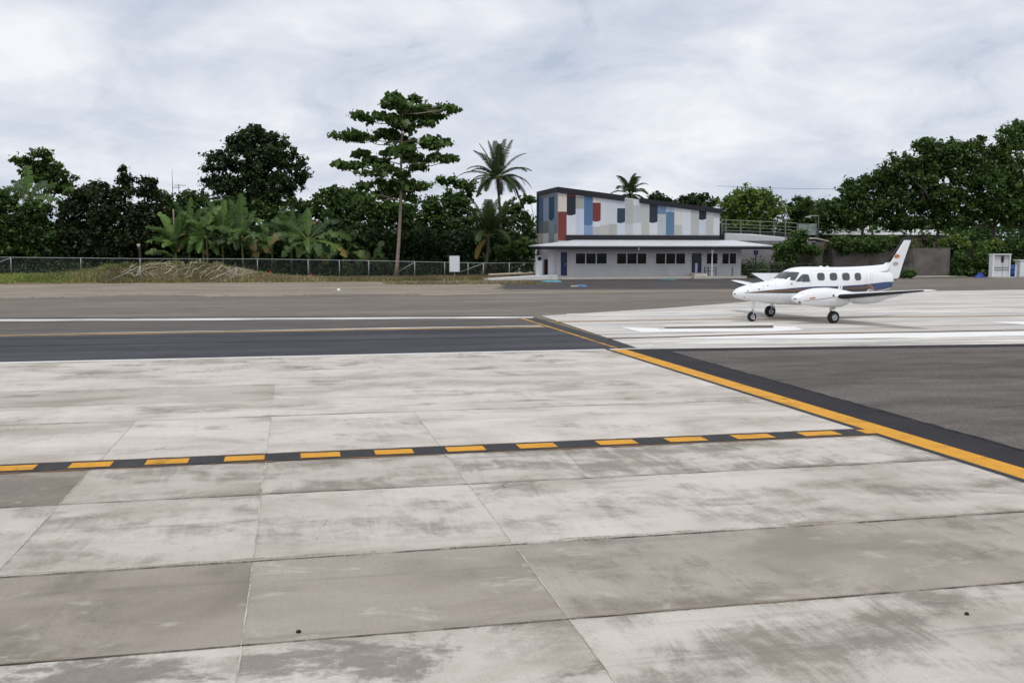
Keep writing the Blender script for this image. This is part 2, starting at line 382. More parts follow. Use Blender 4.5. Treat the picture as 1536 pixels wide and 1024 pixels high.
# apron slabs: lanes (Y) and columns (X)
lanes = [-6.0, -1.6, 1.0, 3.3, 5.5, 7.63, 9.75, 12.46, 14.72, 18.40, 20.5, 22.9, 25.4, 28.95]
cols = [-62, -45, -31, -22, -14.5, -10.0, -7.5, -5.1, -2.75, -0.43, 2.15, 9.26]
def slab_look(i, j):
    y = lanes[j]; x = cols[i]
    tone, dirt, strk = 0.80, 0.30, 0.5
    if y < 5: tone, dirt, strk = 0.82, 0.40, 0.3
    if y == 5.5: tone, dirt, strk = (0.90, 0.50, 0.15) if x < 2 else (0.72, 0.78, 1.0)
    if y == 7.63: tone, dirt, strk = {-5.1: 0.20, -2.75: 0.18, -0.43: 0.26, 2.15: 0.36}.get(x, 0.2), 0.48, 0.8
    if y == 7.63 and x == -0.43: dirt = 0.15
    if y == 9.75: tone, dirt, strk = {-2.75: 0.70, -0.43: 0.74, 2.15: 0.84}.get(x, 0.66), 0.52, 0.6
    if y == 12.46: tone, dirt, strk = (0.62, 0.72, 0.6) if x >= -2.75 else (0.3, 1.0, 0.4)
    if y == 12.46 and x == 2.15: tone, dirt, strk = 0.74, 0.66, 1.0
    if y == 14.72: tone, dirt, strk = 0.86, 0.22, 0.5
    if y == 18.40: tone, dirt, strk = 0.86, 0.40, 0.3
    if y == 20.5: tone, dirt, strk = (0.55 if x < -0.5 else 0.80), 0.35, 0.3
    if y == 22.9: tone, dirt, strk = 0.84, 0.30, 0.4
    if y == 25.4: tone, dirt, strk = 0.84, 0.42, 0.6
    return tone, dirt, strk
mb = MB(); attrs = {'blot': [], 'tone': [], 'dirt': [], 'seed': [], 'streak': []}
for j in range(len(lanes) - 1):
    for i in range(len(cols) - 1):
        mb.poly([(cols[i], lanes[j], 0.004), (cols[i + 1], lanes[j], 0.004), (cols[i + 1], lanes[j + 1], 0.004), (cols[i], lanes[j + 1], 0.004)])
        t, d, s = slab_look(i, j)
        attrs['blot'].append(1.0 if (lanes[j] == 5.5 and cols[i] < 2) else (0.7 if lanes[j] < 5 else (0.75 if (lanes[j] == 12.46 and cols[i] < -2.8) else 0.0)))
        attrs['tone'].append(t + random.uniform(-0.04, 0.04)); attrs['dirt'].append(d); attrs['streak'].append(s); attrs['seed'].append(random.random() * 3 if lanes[j] < 18 else 0.3 * (j % 3))
o = tag(mb.build('concrete_apron', M['concrete'], recalc=False), kind='structure')
for k, v in attrs.items():
    a = o.data.attributes.new(k, 'FLOAT', 'FACE'); a.data.foreach_set('value', v)

def wobble_strip(mb, p0, p1, w, z, amp=0.3, step=0.25, dev=0.004):
    p0 = np.array(p0[:2], float); p1 = np.array(p1[:2], float); d = p1 - p0; ln = np.linalg.norm(d); d /= ln; nrm = np.array([-d[1], d[0]])
    k = max(2, int(ln / step)); a = []; b = []
    for t in np.linspace(0, ln, k):
        c = p0 + d * t + nrm * random.uniform(-dev, dev); ww = w * (1 + random.uniform(-amp, amp)) / 2
        a.append((*(c + nrm * ww), z)); b.append((*(c - nrm * ww), z))
    mb.grid([a, b]); return mb

mb = MB(); film = MB()
for y, w in ((5.5, .012), (7.63, .016), (9.75, .020), (12.46, .018), (18.40, .016), (20.5, .010), (3.3, .016), (1.0, .016)):
    wobble_strip(mb, (-62 if y > 15 else -20, y), (9.22, y), w, 0.012, 0.45, 0.14)
for y, w, s in ((9.75, .10, .06), (12.46, .12, .07), (7.63, .05, .03), (18.4, .10, .05)):
    wobble_strip(film, (-40, y + s), (9.22, y + s), w, 0.008, 0.5, 0.2, 0.012)
tag(mb.build('pavement_joints', M['joint'], recalc=False), kind='structure')
tag(film.build('pavement_joint_film', M['joint_film'], recalc=False), kind='structure')
mb = MB()
for x in (-7.5, -5.1, -2.75, -0.43, 2.15):
    y1 = 18.4 if x > -3 else 14.4
    wobble_strip(mb, (x - 0.03, 0), (x, 9.6), 0.012, 0.0115, 0.4, 0.1)
    wobble_strip(mb, (x, 9.9), (x, y1), 0.016, 0.0115, 0.4, 0.1)
tag(mb.build('pavement_cross_joints', M['joint_pale'], recalc=False), kind='structure')

# dashed yellow-on-black band across the apron
tag(wobble_strip(MB(), (10.66, -6), (10.66, 12), .07, .0085, .7, .22, .022).build('asphalt_ragged_edge', M['new_asphalt'], recalc=False), kind='structure')
tag(wobble_strip(MB(), (10.66, 12), (10.88, 28.6), .07, .0085, .7, .22, .022).build('asphalt_ragged_edge', M['new_asphalt'], recalc=False), kind='structure')
sheet('marking_band', [(-40, 14.42), (9.25, 14.42), (9.25, 14.98), (-40, 14.98)], 0.016, M['p_black'])
sheet('marking_band_edge', [(-40, 14.36), (9.22, 14.36), (9.22, 14.416), (-40, 14.416)], 0.016, M['p_rust'])
sheet('marking_band_edge', [(-40, 14.984), (9.22, 14.984), (9.22, 15.02), (-40, 15.02)], 0.016, M['p_rust'])
mb = MB()
yl = lambda px: 706 - 0.0443 * px - 1.5
dsh = [(G(a_, yl(a_))[0], G(b_, yl(b_))[0]) for a_, b_ in ((-10, 53), (105, 168), (219, 283), (337, 397), (451, 510), (562, 619), (669, 726), (776, 832), (895, 951), (998, 1054), (1098, 1154), (1198, 1252), (1287, 1303))]
dsh += [(dsh[0][0] - 1.05 * k, dsh[0][0] - 1.05 * k + .6) for k in range(1, 30)]
for a, x in dsh: mb.poly([(a, 14.52, 0.020), (x, 14.52, 0.020), (x, 14.86, 0.020), (a, 14.86, 0.020)])
tag(mb.build('marking_dashes', M['p_yellow'], recalc=False), kind='structure')
# yellow lead-in line with black edge, running away from the camera
sheet('marking_line_edge', [(9.20, -6), (9.32, -6), (9.32, 28.9), (9.20, 28.9)], 0.012, M['p_black'])
sheet('marking_line', [(9.32, -6), (9.78, -6), (9.78, 28.7), (9.32, 28.7)], 0.012, M['p_yellow'])
sheet('asphalt_strip', [(9.78, -6), (10.62, -6), (10.62, 12), (10.85, 28.75), (9.78, 28.75)], 0.004, M['new_asphalt'])
sheet('asphalt_apron', [(10.62, -6), (60, -6), (60, 25.6), (24, 27.55), (10.85, 28.75), (10.62, 12)], 0.0, M['old_asphalt'])
# dark edge of the asphalt beside the cream line
sheet('asphalt_edge', [(10.85, 27.9), (24, 26.8), (60, 24.9), (60, 25.6), (24, 27.55), (10.85, 28.70)], 0.004, M['new_asphalt'])

# runway strip on the left
sheet('runway', [(-90, 29.0), (9.75, 29.0), (9.75, 37.6), (-90, 38.6)], 0.002, M['runway'])
sheet('runway_far_lane', [(-90, 38.6), (9.75, 37.6), (9.75, 44.0), (-90, 50.5)], 0.002, M['runway_far'])
sheet('runway_edge_line', [(-90, 28.94), (9.75, 28.68), (9.75, 28.90), (-90, 29.22)], 0.010, M['p_white'])
sheet('runway_centre_line', [(-90, 38.3), (9.6, 37.75), (9.6, 38.05), (-90, 38.75)], 0.008, M['p_yellow_old'])
sheet('runway_centre_line', [(-12, 38.6), (-2, 38.42), (9.6, 38.2), (9.6, 38.7), (-2, 38.7)], 0.008, M['p_white_old'])
sheet('runway_joint', [(-40, 33.95), (9.7, 33.85), (9.7, 33.95), (-40, 34.02)], 0.006, M['p_black'])
a, b, c = G(0, 478.5), G(400, 477), G(800, 474.5); a2, b2, c2 = G(0, 482), G(400, 480), G(800, 477)
sheet('runway_far_line', [a2 + (a2 - b2) * 5, b2, c2, c, b, a + (a - b) * 5], 0.008, M['p_white_old'])
a3, b3, c3 = G(0, 476.5), G(400, 475), G(800, 473)
sheet('runway_far_edge', [a + (a - b) * 5, b, c, c3, b3, a3 + (a3 - b3) * 5], 0.006, M['runway'])

# shoulder and dirt behind the runway
sheet('shoulder', [(-120, 45), (12, 42), (70, 38), (110, 36), (110, 99), (19, 99), (19, 86), (-120, 90)], -0.010, M['shoulder'])
dl = [G(-200, 447), G(0, 446), G(200, 443), G(420, 443), G(600, 441), G(760, 438)]
dd = [np.array(p) for p in dl]; dl = []
for p, q in zip(dd, dd[1:]):
    for t in np.linspace(0, 1, 40)[:-1]:
        r_ = p + (q - p) * t; dl.append(r_ + np.array([0, 1.6 * math.sin(r_[0] * .5) + rng.normal(0, .7), 0]))
sheet('dirt_verge', [*dl, G(800, 421), G(400, 420), G(0, 421), (-60, 118), (-90, 90)], -0.005, M['dirt'])
sheet('verge_pale_edge', [G(640, 443), G(760, 440.5), G(1085, 437.5), G(1330, 432), G(1330, 430.8), G(1085, 435.2), G(760, 437.6), G(640, 441.5)], 0.0, M['dirt'])
ye = [G(772 + 9 * math.sin(i * 1.9) + rng.uniform(-7, 7) - 1.2 * i, 419 + i * .62) for i in range(24)][::-1]
sheet('yard_asphalt', [*ye[:1], G(850, 433.5), G(1085, 433), G(1330, 430), (61, 98.5), (24, 100.2), *ye[::-1][:-1]], 0.002, M['dark_asphalt'])

# taxiway concrete under the aircraft
tw = [(10.32, 29.1), (24, 27.75), (60, 25.8), (60, 44), (100, 66), G(1536, 434.5), G(1330, 437.5), G(1220, 445), G(1117, 453), G(1000, 462), G(913, 467.5), G(812, 473.5)]
sheet('taxiway', tw, 0.002, M['far_concrete'])
sheet('taxiway_edge_strip', [(9.78, 29.1), (10.32, 29.1), (10.50, 43.6), (9.95, 43.8)], 0.006, M['p_black'])
sheet('taxiway_edge_line', [(9.60, 29.1), (9.74, 29.1), (9.92, 43.2), (9.74, 43.4)], 0.010, M['p_yellow_old'])
sheet('taxiway_cream_line', [(9.78, 28.78), (24, 27.58), (60, 25.62), (60, 25.78), (24, 27.74), (9.78, 29.06)], 0.008, M['p_white_old'])
def gline(name, pts, mat, z):               # pts: (px, y_top, y_bottom)
    up = [G(p, t) for p, t, b in pts]; dn = [G(p, b) for p, t, b in pts]
    return sheet(name, up + dn[::-1], z, mat)
gline('taxiway_dark_line', [(912, 507.6, 508.6), (1152, 501.3, 502.2), (1536, 495.2, 496)], M['p_black'], 0.008)
gline('taxiway_rust_line', [(912, 506.8, 507.5), (1152, 500.4, 501.2), (1536, 494.5, 495.1)], M['p_ochre'], 0.008)
gline('taxiway_ochre_line', [(834, 481.6, 483.4), (1152, 477.2, 478.6), (1536, 472.6, 474.2)], M['p_ochre'], 0.008)
gline('taxiway_white_band', [(1020, 506.5, 508.0), (1160, 503.0, 507.5), (1300, 500.5, 508.5), (1536, 497.2, 503.4)], M['p_white'], 0.008)
gline('taxiway_white_band', [(980, 511, 518), (1200, 508.5, 515.5), (1536, 505, 512)], M['p_white_old'], 0.008)
gline('taxiway_white_band', [(850, 470.5, 476), (1152, 463.5, 470.8), (1536, 462.5, 468.2)], M['p_white_old'], 0.008)
# large white numeral-like ring painted on the concrete
mb = MB()
Q = lambda *p: [(*G(*q)[:2], 0.012) for q in p]
mb.poly(Q((930, 490.8), (964, 499), (1000, 498.2), (986, 492.5)))
mb.poly(Q((1000, 498.2), (1160, 497.2), (1160, 492.6), (990, 493.9)))
mb.poly(Q((1160, 497.2), (1206, 495), (1192, 490.2), (1160, 489.4), (1160, 492.6)))
mb.poly(Q((990, 489.6), (1000, 488.2), (1160, 485.6), (1160, 487.2)))
mb.poly(Q((1480, 483.4), (1536, 487), (1640, 486), (1640, 481.5), (1536, 482.4)))
tag(mb.build('runway_number_marking', M['p_white'], recalc=False), kind='structure')
# darker bar between the white strokes of the ring
mb = MB(); mb.poly(Q((1000, 492.4), (1160, 491.6), (1160, 488.2), (994, 491)))
tag(mb.build('marking_dark_bar', M['old_asphalt'], recalc=False), kind='structure')

# ------------------------------------------------------------------ vegetation tools
def leaf_mesh(name, P, U, V, tint, mats, matidx=None, fold=0.0):
    """P centres (n,3), U half-length vectors, V half-width vectors -> n rhombic leaves"""
    n = len(P)
    vs = np.empty((n, 4, 3)); vs[:, 0] = P - U; vs[:, 1] = P + V - U * 0.1; vs[:, 2] = P + U; vs[:, 3] = P - V - U * 0.1
    me = bpy.data.meshes.new(name)
    me.vertices.add(n * 4); me.vertices.foreach_set('co', vs.reshape(-1).astype(np.float32))
    me.loops.add(n * 4); me.loops.foreach_set('vertex_index', np.arange(n * 4, dtype=np.int32))
    me.polygons.add(n); me.polygons.foreach_set('loop_start', np.arange(0, n * 4, 4, dtype=np.int32))
    for m in mats: me.materials.append(m)
    if matidx is not None: me.polygons.foreach_set('material_index', matidx.astype(np.int32))
    me.update(calc_edges=True)
    a = me.attributes.new('tint', 'FLOAT', 'FACE'); a.data.foreach_set('value', np.clip(tint, 0, 1).astype(np.float32))
    return me

def link(name, me, parent=None):
    o = bpy.data.objects.new(name, me); COL.objects.link(o)
    if parent: o.parent = parent
    return o

def crown_points(blobs, leaf, density, clump, flat=0.75, droop=0.0, shell=0.55):
    Ps, Us, Vs, Ts = [], [], [], []; clumps = []
    for c, r in blobs:
        c = np.array(c); r = np.array(r)
        area = 4 * math.pi * ((r[0] * r[1]) ** 1.6 + (r[0] * r[2]) ** 1.6 + (r[1] * r[2]) ** 1.6) ** (1 / 1.6) / 3 ** (1 / 1.6)
        nc = max(5, int(area * density * 1.9 / (clump * clump * 3.2)))
        d = rng.normal(size=(nc, 3)); d /= np.linalg.norm(d, axis=1)[:, None]
        rad = shell * rng.random(nc) ** 0.4 + (1 - shell) * rng.random(nc) ** 0.5
        rad *= 1 + rng.normal(0, 0.10, nc)
        cc = c + d * rad[:, None] * r
        for q in cc:
            k = int(rng.integers(22, 40)); clumps.append(q)
            cr = clump * rng.uniform(0.55, 1.2)
            off = rng.normal(size=(k, 3)) * np.array([1, 1, flat]) * cr * 0.52
            nrm = rng.normal(size=(k, 3)) * 0.75 + np.array([0, 0, 0.75]) + off / cr * 0.5
            nrm /= np.linalg.norm(nrm, axis=1)[:, None]
            a = rng.normal(size=(k, 3)); a[:, 2] -= droop
            u = a - nrm * np.sum(a * nrm, axis=1)[:, None]; u /= np.linalg.norm(u, axis=1)[:, None] + 1e-9
            v = np.cross(nrm, u); sz = leaf * np.clip(rng.lognormal(-0.12, 0.38, k), 0.4, 2.0)[:, None]
            Ps.append(q + off); Us.append(u * sz * 0.5); Vs.append(v * sz * 0.33)
            Ts.append(np.clip(rng.normal(0.45, 0.20) + rng.normal(0, 0.16, k), 0, 1))
    return np.concatenate(Ps), np.concatenate(Us), np.concatenate(Vs), np.concatenate(Ts), clumps

def px_blobs(lst, Y, depth=1.0):
    """crown masses surveyed as (px, py, rx, ry[, dY]) at distance Y -> ellipsoids in metres"""
    out = []
    for b in lst:
        px, py, rx, ry = b[:4]; y = Y + (b[4] if len(b) > 4 else 0)
        c = at(px, py, y); k = np.linalg.norm(c - np.array([0, 0, CAMH])) / FOC
        out.append((c, (rx * k, max(rx, ry) * k * depth * 0.9, ry * k)))
    return out

def limb_pts(a, b, bend=0.12, n=5):
    a = np.array(a, float); b = np.array(b, float); ln = np.linalg.norm(b - a); j = rng.normal(size=3) * ln * bend
    return [a + (b - a) * t + j * math.sin(math.pi * t) + np.array([0, 0, -0.1 * ln]) * math.sin(math.pi * t) * (1 - t) for t in np.linspace(0, 1, n)]

def tree(name, cat, label, base, blobs, mat, leaf=0.34, density=0.6, clump=0.55, group=None, trunk_r=0.16, bark='bark', flat=0.75, droop=0.0, shell=0.5, trunk_top=None, limbs=10):
    base = np.array(base, float)
    t = empty(name, base, label, cat, group)
    P, U, V, T, cl = crown_points(blobs, leaf, density, clump, flat, droop, shell)
    me = leaf_mesh('crown', P - base, U, V, T, [M[mat]])
    link('crown', me, t)
    cen = sum(np.array(c) for c, r in blobs) / len(blobs)
    if trunk_top is None: trunk_top = base + (cen - base) * np.array([0.7, 0.7, 0.72])
    tp = limb_pts(base, trunk_top, 0.03, 7)
    m = MB(); m.tube([p - base for p in tp], [trunk_r * (1.35 if k == 0 else 1 - 0.09 * k) for k in range(7)], 8)
    order = sorted(range(len(blobs)), key=lambda i: -blobs[i][1][0])[:limbs]
    for i in order:
        c, r = blobs[i]; s = tp[random.choice((4, 5, 6))] if c[2] > tp[4][2] else tp[random.choice((2, 3))]
        m.tube([p - base for p in limb_pts(s, c)], [trunk_r * 0.5, trunk_r * 0.42, trunk_r * 0.34, trunk_r * 0.24, trunk_r * 0.1], 6)
        for _ in range(3):
            e = np.array(c) + rng.normal(size=3) * np.array(r) * 0.5
            m.tube([p - base for p in limb_pts(c, e)], [trunk_r * 0.16, .03, .025, .02, .012], 5)
    m.build('trunk', M[bark], t, smooth=True)
    return t

def cropper(x0, y0, s):
    return lambda lst: [(x0 + b[0] / s, y0 + b[1] / s, b[2] / s, b[3] / s, *b[4:]) for b in lst]
c3 = cropper(1060, 170, 3.227); c4 = cropper(0, 180, 3.792); c5 = cropper(230, 170, 3.793); c6 = cropper(480, 130, 3.303); c2 = cropper(700, 250, 3.2)

def foot(px, Y, z=0.0):
    p = at(px, 400, Y); return (p[0], Y, z)
#%%VEG
# ------------------------------------------------------------------ trees, left side
tree('broadleaf_tree', 'tree', 'loose broadleaf tree rising behind the dark bushes at the left edge of the photo', foot(60, 126),
     px_blobs(c4([(240, 195, 60, 28), (130, 235, 60, 26), (200, 265, 75, 42), (290, 250, 45, 60), (350, 325, 68, 40), (230, 335, 80, 55), (340, 390, 85, 30), (170, 300, 50, 30)]), 126), 'leaf_mid', leaf=0.42, density=0.42, clump=0.5, droop=0.3)
for lab, px, Y, bl, mat in (
    ('dark bush filling the left edge of the photo behind the fence', 12, 116, [(20, 450, 70, 50), (40, 560, 110, 110), (40, 690, 110, 100)], 'leaf_deep'),
    ('dark bush below the lone pale banana leaves', 52, 117, [(190, 520, 100, 70), (220, 630, 120, 110), (200, 740, 130, 60)], 'leaf_deep'),
    ('broad blackish bush between the pale banana leaves and the pointed dark tree', 118, 118, [(480, 430, 80, 50), (430, 540, 120, 100), (440, 690, 130, 110), (560, 400, 80, 45)], 'leaf_rust'),
    ('blackish bush with rusty leaves left against the pointed dark tree', 150, 115.5, [(575, 440, 75, 50), (590, 540, 100, 90), (590, 690, 120, 110)], 'leaf_rust'),
    ('dark conical tree with a pointed top among the bushes', 184, 115, [(697, 285, 16, 16), (698, 335, 45, 42), (700, 415, 72, 55), (710, 540, 90, 90), (720, 690, 110, 110)], 'leaf_rust'),
    ('dark twin topped tree right of the pointed dark tree', 224, 115.5, [(820, 345, 40, 18), (860, 352, 30, 14), (840, 415, 70, 55), (850, 540, 85, 100), (850, 690, 100, 110)], 'leaf_rust'),
    ('dark bush between the twin topped dark tree and the banana plants', 244, 117.5, [(925, 425, 45, 26), (930, 520, 60, 80), (940, 660, 80, 120), (1000, 740, 90, 60)], 'leaf_deep')):
    tree('dark_bush' if 'bush' in lab else 'dark_tree', 'bush' if 'bush' in lab else 'tree', lab, foot(px, Y), px_blobs(c4(bl), Y), mat, leaf=0.34, density=0.75, clump=0.5, bark='bark_dark', trunk_r=0.12, limbs=4)

tree('round_tree', 'tree', 'big dense round crowned tree standing behind the banana plants', foot(385, 126),
     px_blobs(c5([(580, 130, 125, 55), (460, 170, 65, 55), (700, 165, 68, 52), (385, 290, 75, 50), (560, 260, 185, 110), (760, 270, 85, 80), (835, 340, 52, 85), (640, 400, 200, 95), (400, 400, 110, 65), (300, 395, 42, 30), (300, 312, 45, 10), (570, 490, 230, 60), (350, 240, 55, 22)]), 126),
     'leaf_dark', leaf=0.42, density=0.62, clump=0.62, trunk_r=0.3, bark='bark_dark')
for lab, px, Y, bl in (
    ('tangled green tree filling the gap behind the upright banana clump', 285, 123, [(200, 480, 100, 35), (120, 540, 90, 70), (250, 560, 120, 90), (160, 690, 150, 120), (380, 560, 120, 90)]),
    ('shady green tree behind the tall middle banana plant', 360, 123, [(470, 560, 110, 80), (520, 700, 160, 120), (360, 700, 120, 110), (640, 560, 120, 70)]),
    ('green tree behind the spreading banana plant', 450, 122, [(800, 560, 120, 70), (820, 700, 140, 120), (680, 720, 120, 110), (900, 540, 90, 50)])):
    tree('broadleaf_tree', 'tree', lab, foot(px, Y), px_blobs(c5(bl), Y), 'leaf_deep', leaf=0.4, density=0.55, clump=0.6, trunk_r=0.14)
for lab, px, Y, bl, mt in (
    ('bushy green tree under the lowest left branches of the tall layered tree', 500, 121, [(70, 525, 70, 35), (30, 560, 80, 40), (100, 600, 120, 60), (60, 690, 130, 90), (180, 570, 80, 40)], 'leaf_mid'),
    ('dense green tree left beside the bare trunk of the layered tree', 550, 119, [(240, 600, 100, 55), (210, 690, 120, 80), (250, 780, 130, 70), (330, 620, 90, 60)], 'leaf_deep'),
    ('dense green tree right beside the bare trunk of the layered tree', 612, 120, [(430, 640, 110, 70), (490, 720, 120, 80), (440, 790, 130, 70), (380, 610, 80, 50)], 'leaf_mid'),
    ('green tree above the white notice board', 655, 121, [(560, 590, 100, 45), (600, 680, 110, 90), (570, 780, 120, 80)], 'leaf_deep'),
    ('green tree with one long branch against the sky, left of the palms', 695, 122, [(635, 468, 48, 18), (690, 482, 50, 16), (590, 460, 12, 10), (740, 500, 45, 30), (690, 560, 100, 55), (710, 650, 90, 90), (650, 770, 90, 70)], 'leaf_mid'),
    ('small green tree between the tall palm and the mural', 770, 122, [(960, 610, 60, 55), (1040, 560, 45, 26), (1010, 700, 80, 80), (900, 690, 60, 80)], 'leaf_deep')):
    tree('broadleaf_tree', 'tree', lab, foot(px, Y), px_blobs(c6(bl), Y), mt, leaf=0.45, density=0.5, clump=0.6, trunk_r=0.13, droop=0.2)
tree('leafy_bush', 'bush', 'pale green bush beside the left corner of the mural building', foot(778, 112), px_blobs(c6([(1000, 800, 80, 50), (920, 850, 70, 50), (1020, 870, 60, 50), (880, 820, 40, 30)]), 112), 'leaf_mid', leaf=0.4, density=0.6, clump=0.5, trunk_r=0.08)

# tall layered tree with big drooping leaves
tiers = [(440, 65, 60, 20), (330, 70, 60, 22), (420, 100, 90, 26), (560, 100, 80, 26), (645, 108, 45, 18), (560, 140, 60, 20), (210, 150, 52, 20), (330, 150, 90, 30), (480, 150, 90, 34), (430, 190, 70, 24), (530, 182, 40, 14),
         (110, 235, 60, 20), (210, 250, 80, 22), (340, 235, 90, 26), (400, 260, 70, 24), (560, 268, 80, 22), (630, 272, 36, 22), (100, 380, 42, 14), (180, 385, 70, 20), (270, 360, 80, 22), (370, 320, 90, 28), (470, 350, 70, 24), (590, 352, 75, 20), (650, 356, 42, 16), (200, 320, 30, 16), (480, 395, 40, 14), (440, 300, 60, 26),
         (270, 430, 62, 20), (320, 400, 50, 20), (230, 500, 60, 18), (320, 470, 90, 26), (400, 500, 90, 28), (440, 480, 70, 24), (510, 480, 28, 12), (330, 530, 90, 22), (170, 530, 45, 12), (400, 440, 40, 22), (420, 540, 50, 14)]
base = np.array(foot(594, 108.0)); lt = empty('layered_tree', base, 'tall tree with tiers of level branches and a bare pale trunk, by the fence', 'tree')
bl = []
for b in c6(tiers):
    dy = rng.uniform(-1.6, 1.6); c = at(b[0], b[1], 108 + dy); k = 108 / FOC * 1.03
    c[2] += rng.normal(-.12, .08)
    bl.append((c, (b[2] * k * 0.98, b[2] * k * 0.8, b[3] * k * 0.85)))
bl2_ = []
m = MB(); top = at(606, 165, 108)
tp = [base * (1 - t) + top * t + np.array([0.12 * math.sin(5 * t), 0, 0]) for t in np.linspace(0, 1, 12)]
m.tube([p - base for p in tp], [0.30, 0.20, 0.185, 0.18, 0.17, 0.16, 0.15, 0.13, 0.12, 0.09, 0.06, 0.03], 10)
for c, r in list(bl):
    if rng.random() < .12: bl2_.append((np.array(c) + np.array([rng.normal(0, r[0] * .7), rng.normal(0, .5), rng.choice((-1, 1)) * rng.uniform(.5, 1.0)]), (r[0] * .45, r[0] * .4, r[2] * .8)))
P, U, V, T, cl = crown_points(bl + bl2_, 0.54, 0.46, 0.70, 0.48, 1.4, 0.4)
link('crown', leaf_mesh('crown', P - base, U, V * 1.25, T, [M['leaf_teak']]), lt)
for c, r in bl + bl2_:
    zt = min(max(c[2] - 0.35, base[2] + 4), top[2]); t = (zt - base[2]) / (top[2] - base[2]); s = base * (1 - t) + top * t
    lp = limb_pts(s, c, 0.08); m.tube([p - base for p in lp], [.07, .06, .045, .03, .012], 5)
    for _ in range(3): m.tube([p - base for p in limb_pts(lp[rng.integers(2, 4)], np.array(c) + rng.uniform(-1, 1, 3) * np.array(r) * .8, .08)], [.03, .025, .02, .015, .006], 4)
m.build('trunk', M['bark_pale'], lt, smooth=True)

# ------------------------------------------------------------------ palms and bananas
def frond(ln, az, el, droop, nl=46, lw=0.036, ll=0.75, mat=0, hang=0.6, P=None):
    """arched rachis with hanging leaflets; appended to leaf list P as (quad verts, tint)"""
    d = np.array([math.cos(az) * math.cos(el), math.sin(az) * math.cos(el), math.sin(el)]); p = np.zeros(3); pts = [p.copy()]; n = 14
    for k in range(n):
        d = d + np.array([0, 0, -droop * (0.4 + 1.3 * k / n) / n * 2.0]); d /= np.linalg.norm(d); p = p + d * ln / n; pts.append(p.copy())
    pts = np.array(pts); tint = rng.normal(0.5, 0.18)
    for s in (-1, 1):
        for q in np.linspace(0.14, 0.99, nl):
            f = q * n; i = min(int(f), n - 1); o = pts[i] * (1 - (f - i)) + pts[i + 1] * (f - i); t = pts[i + 1] - pts[i]; t /= np.linalg.norm(t)
            side = np.cross(t, [0, 0, 1.0]); side /= np.linalg.norm(side) + 1e-9
            l = ll * (math.sin(math.pi * min(1, q * 0.85 + 0.12)) ** 0.6) * rng.uniform(0.85, 1.1)
            v = side * s * 0.8 + t * 0.55 + np.array([0, 0, 0.15]); v /= np.linalg.norm(v)
            mid = o + v * l * 0.5; v2 = v + np.array([0, 0, -hang]); v2 /= np.linalg.norm(v2); tip = mid + v2 * l * 0.55
            w = t * lw
            P.append(((o - w, mid - w * 1.1, mid + w * 1.1, o + w), tint, mat)); P.append(((mid - w * 1.1, tip - w * .15, tip + w * .15, mid + w * 1.1), tint + .05, mat))
    return pts

def quads_mesh(name, quads, mats):
    n = len(quads); vs = np.array([q[0] for q in quads], dtype=np.float32).reshape(-1)
    me = bpy.data.meshes.new(name); me.vertices.add(n * 4); me.vertices.foreach_set('co', vs)
    me.loops.add(n * 4); me.loops.foreach_set('vertex_index', np.arange(n * 4, dtype=np.int32))
    me.polygons.add(n); me.polygons.foreach_set('loop_start', np.arange(0, n * 4, 4, dtype=np.int32))
    for m in mats: me.materials.append(m)
    me.polygons.foreach_set('material_index', np.array([q[2] for q in quads], dtype=np.int32)); me.update(calc_edges=True)
    a = me.attributes.new('tint', 'FLOAT', 'FACE'); a.data.foreach_set('value', np.clip(np.array([q[1] for q in quads]) + rng.normal(0, 0.07, n), 0, 1).astype(np.float32))
    return me

def palm(label, base, head, fronds, ln, trunk_r=0.16, group=None):
    base = np.array(base, float); head = np.array(head, float)
    t = empty('coconut_palm', base, label, 'palm tree', group)
    m = MB(); k = 9; pp = [base * (1 - s) + head * s + np.array([0.25 * math.sin(math.pi * s), 0, 0]) - base for s in np.linspace(0, 1, k)]
    m.tube(pp, [trunk_r * (1.5 if i == 0 else 1.1 - 0.03 * i) for i in range(k)], 10); m.build('trunk', M['bark'], t, smooth=True)
    for az, el, dr, sc, mt in fronds:
        q = []; pts = frond(ln * sc, R(az), R(el), dr, P=q, mat=0, ll=0.95 * sc ** 0.5)
        r = MB(); r.tube(list(pts), list(np.linspace(0.05, 0.008, len(pts))), 5)
        f = link('frond', quads_mesh('frond', q, [M['leaf_dry' if mt else 'leaf_palm']]), t); f.location = head - base
        r.build('rachis', M['leaf_dry' if mt else 'stem_banana'], f)
    return t

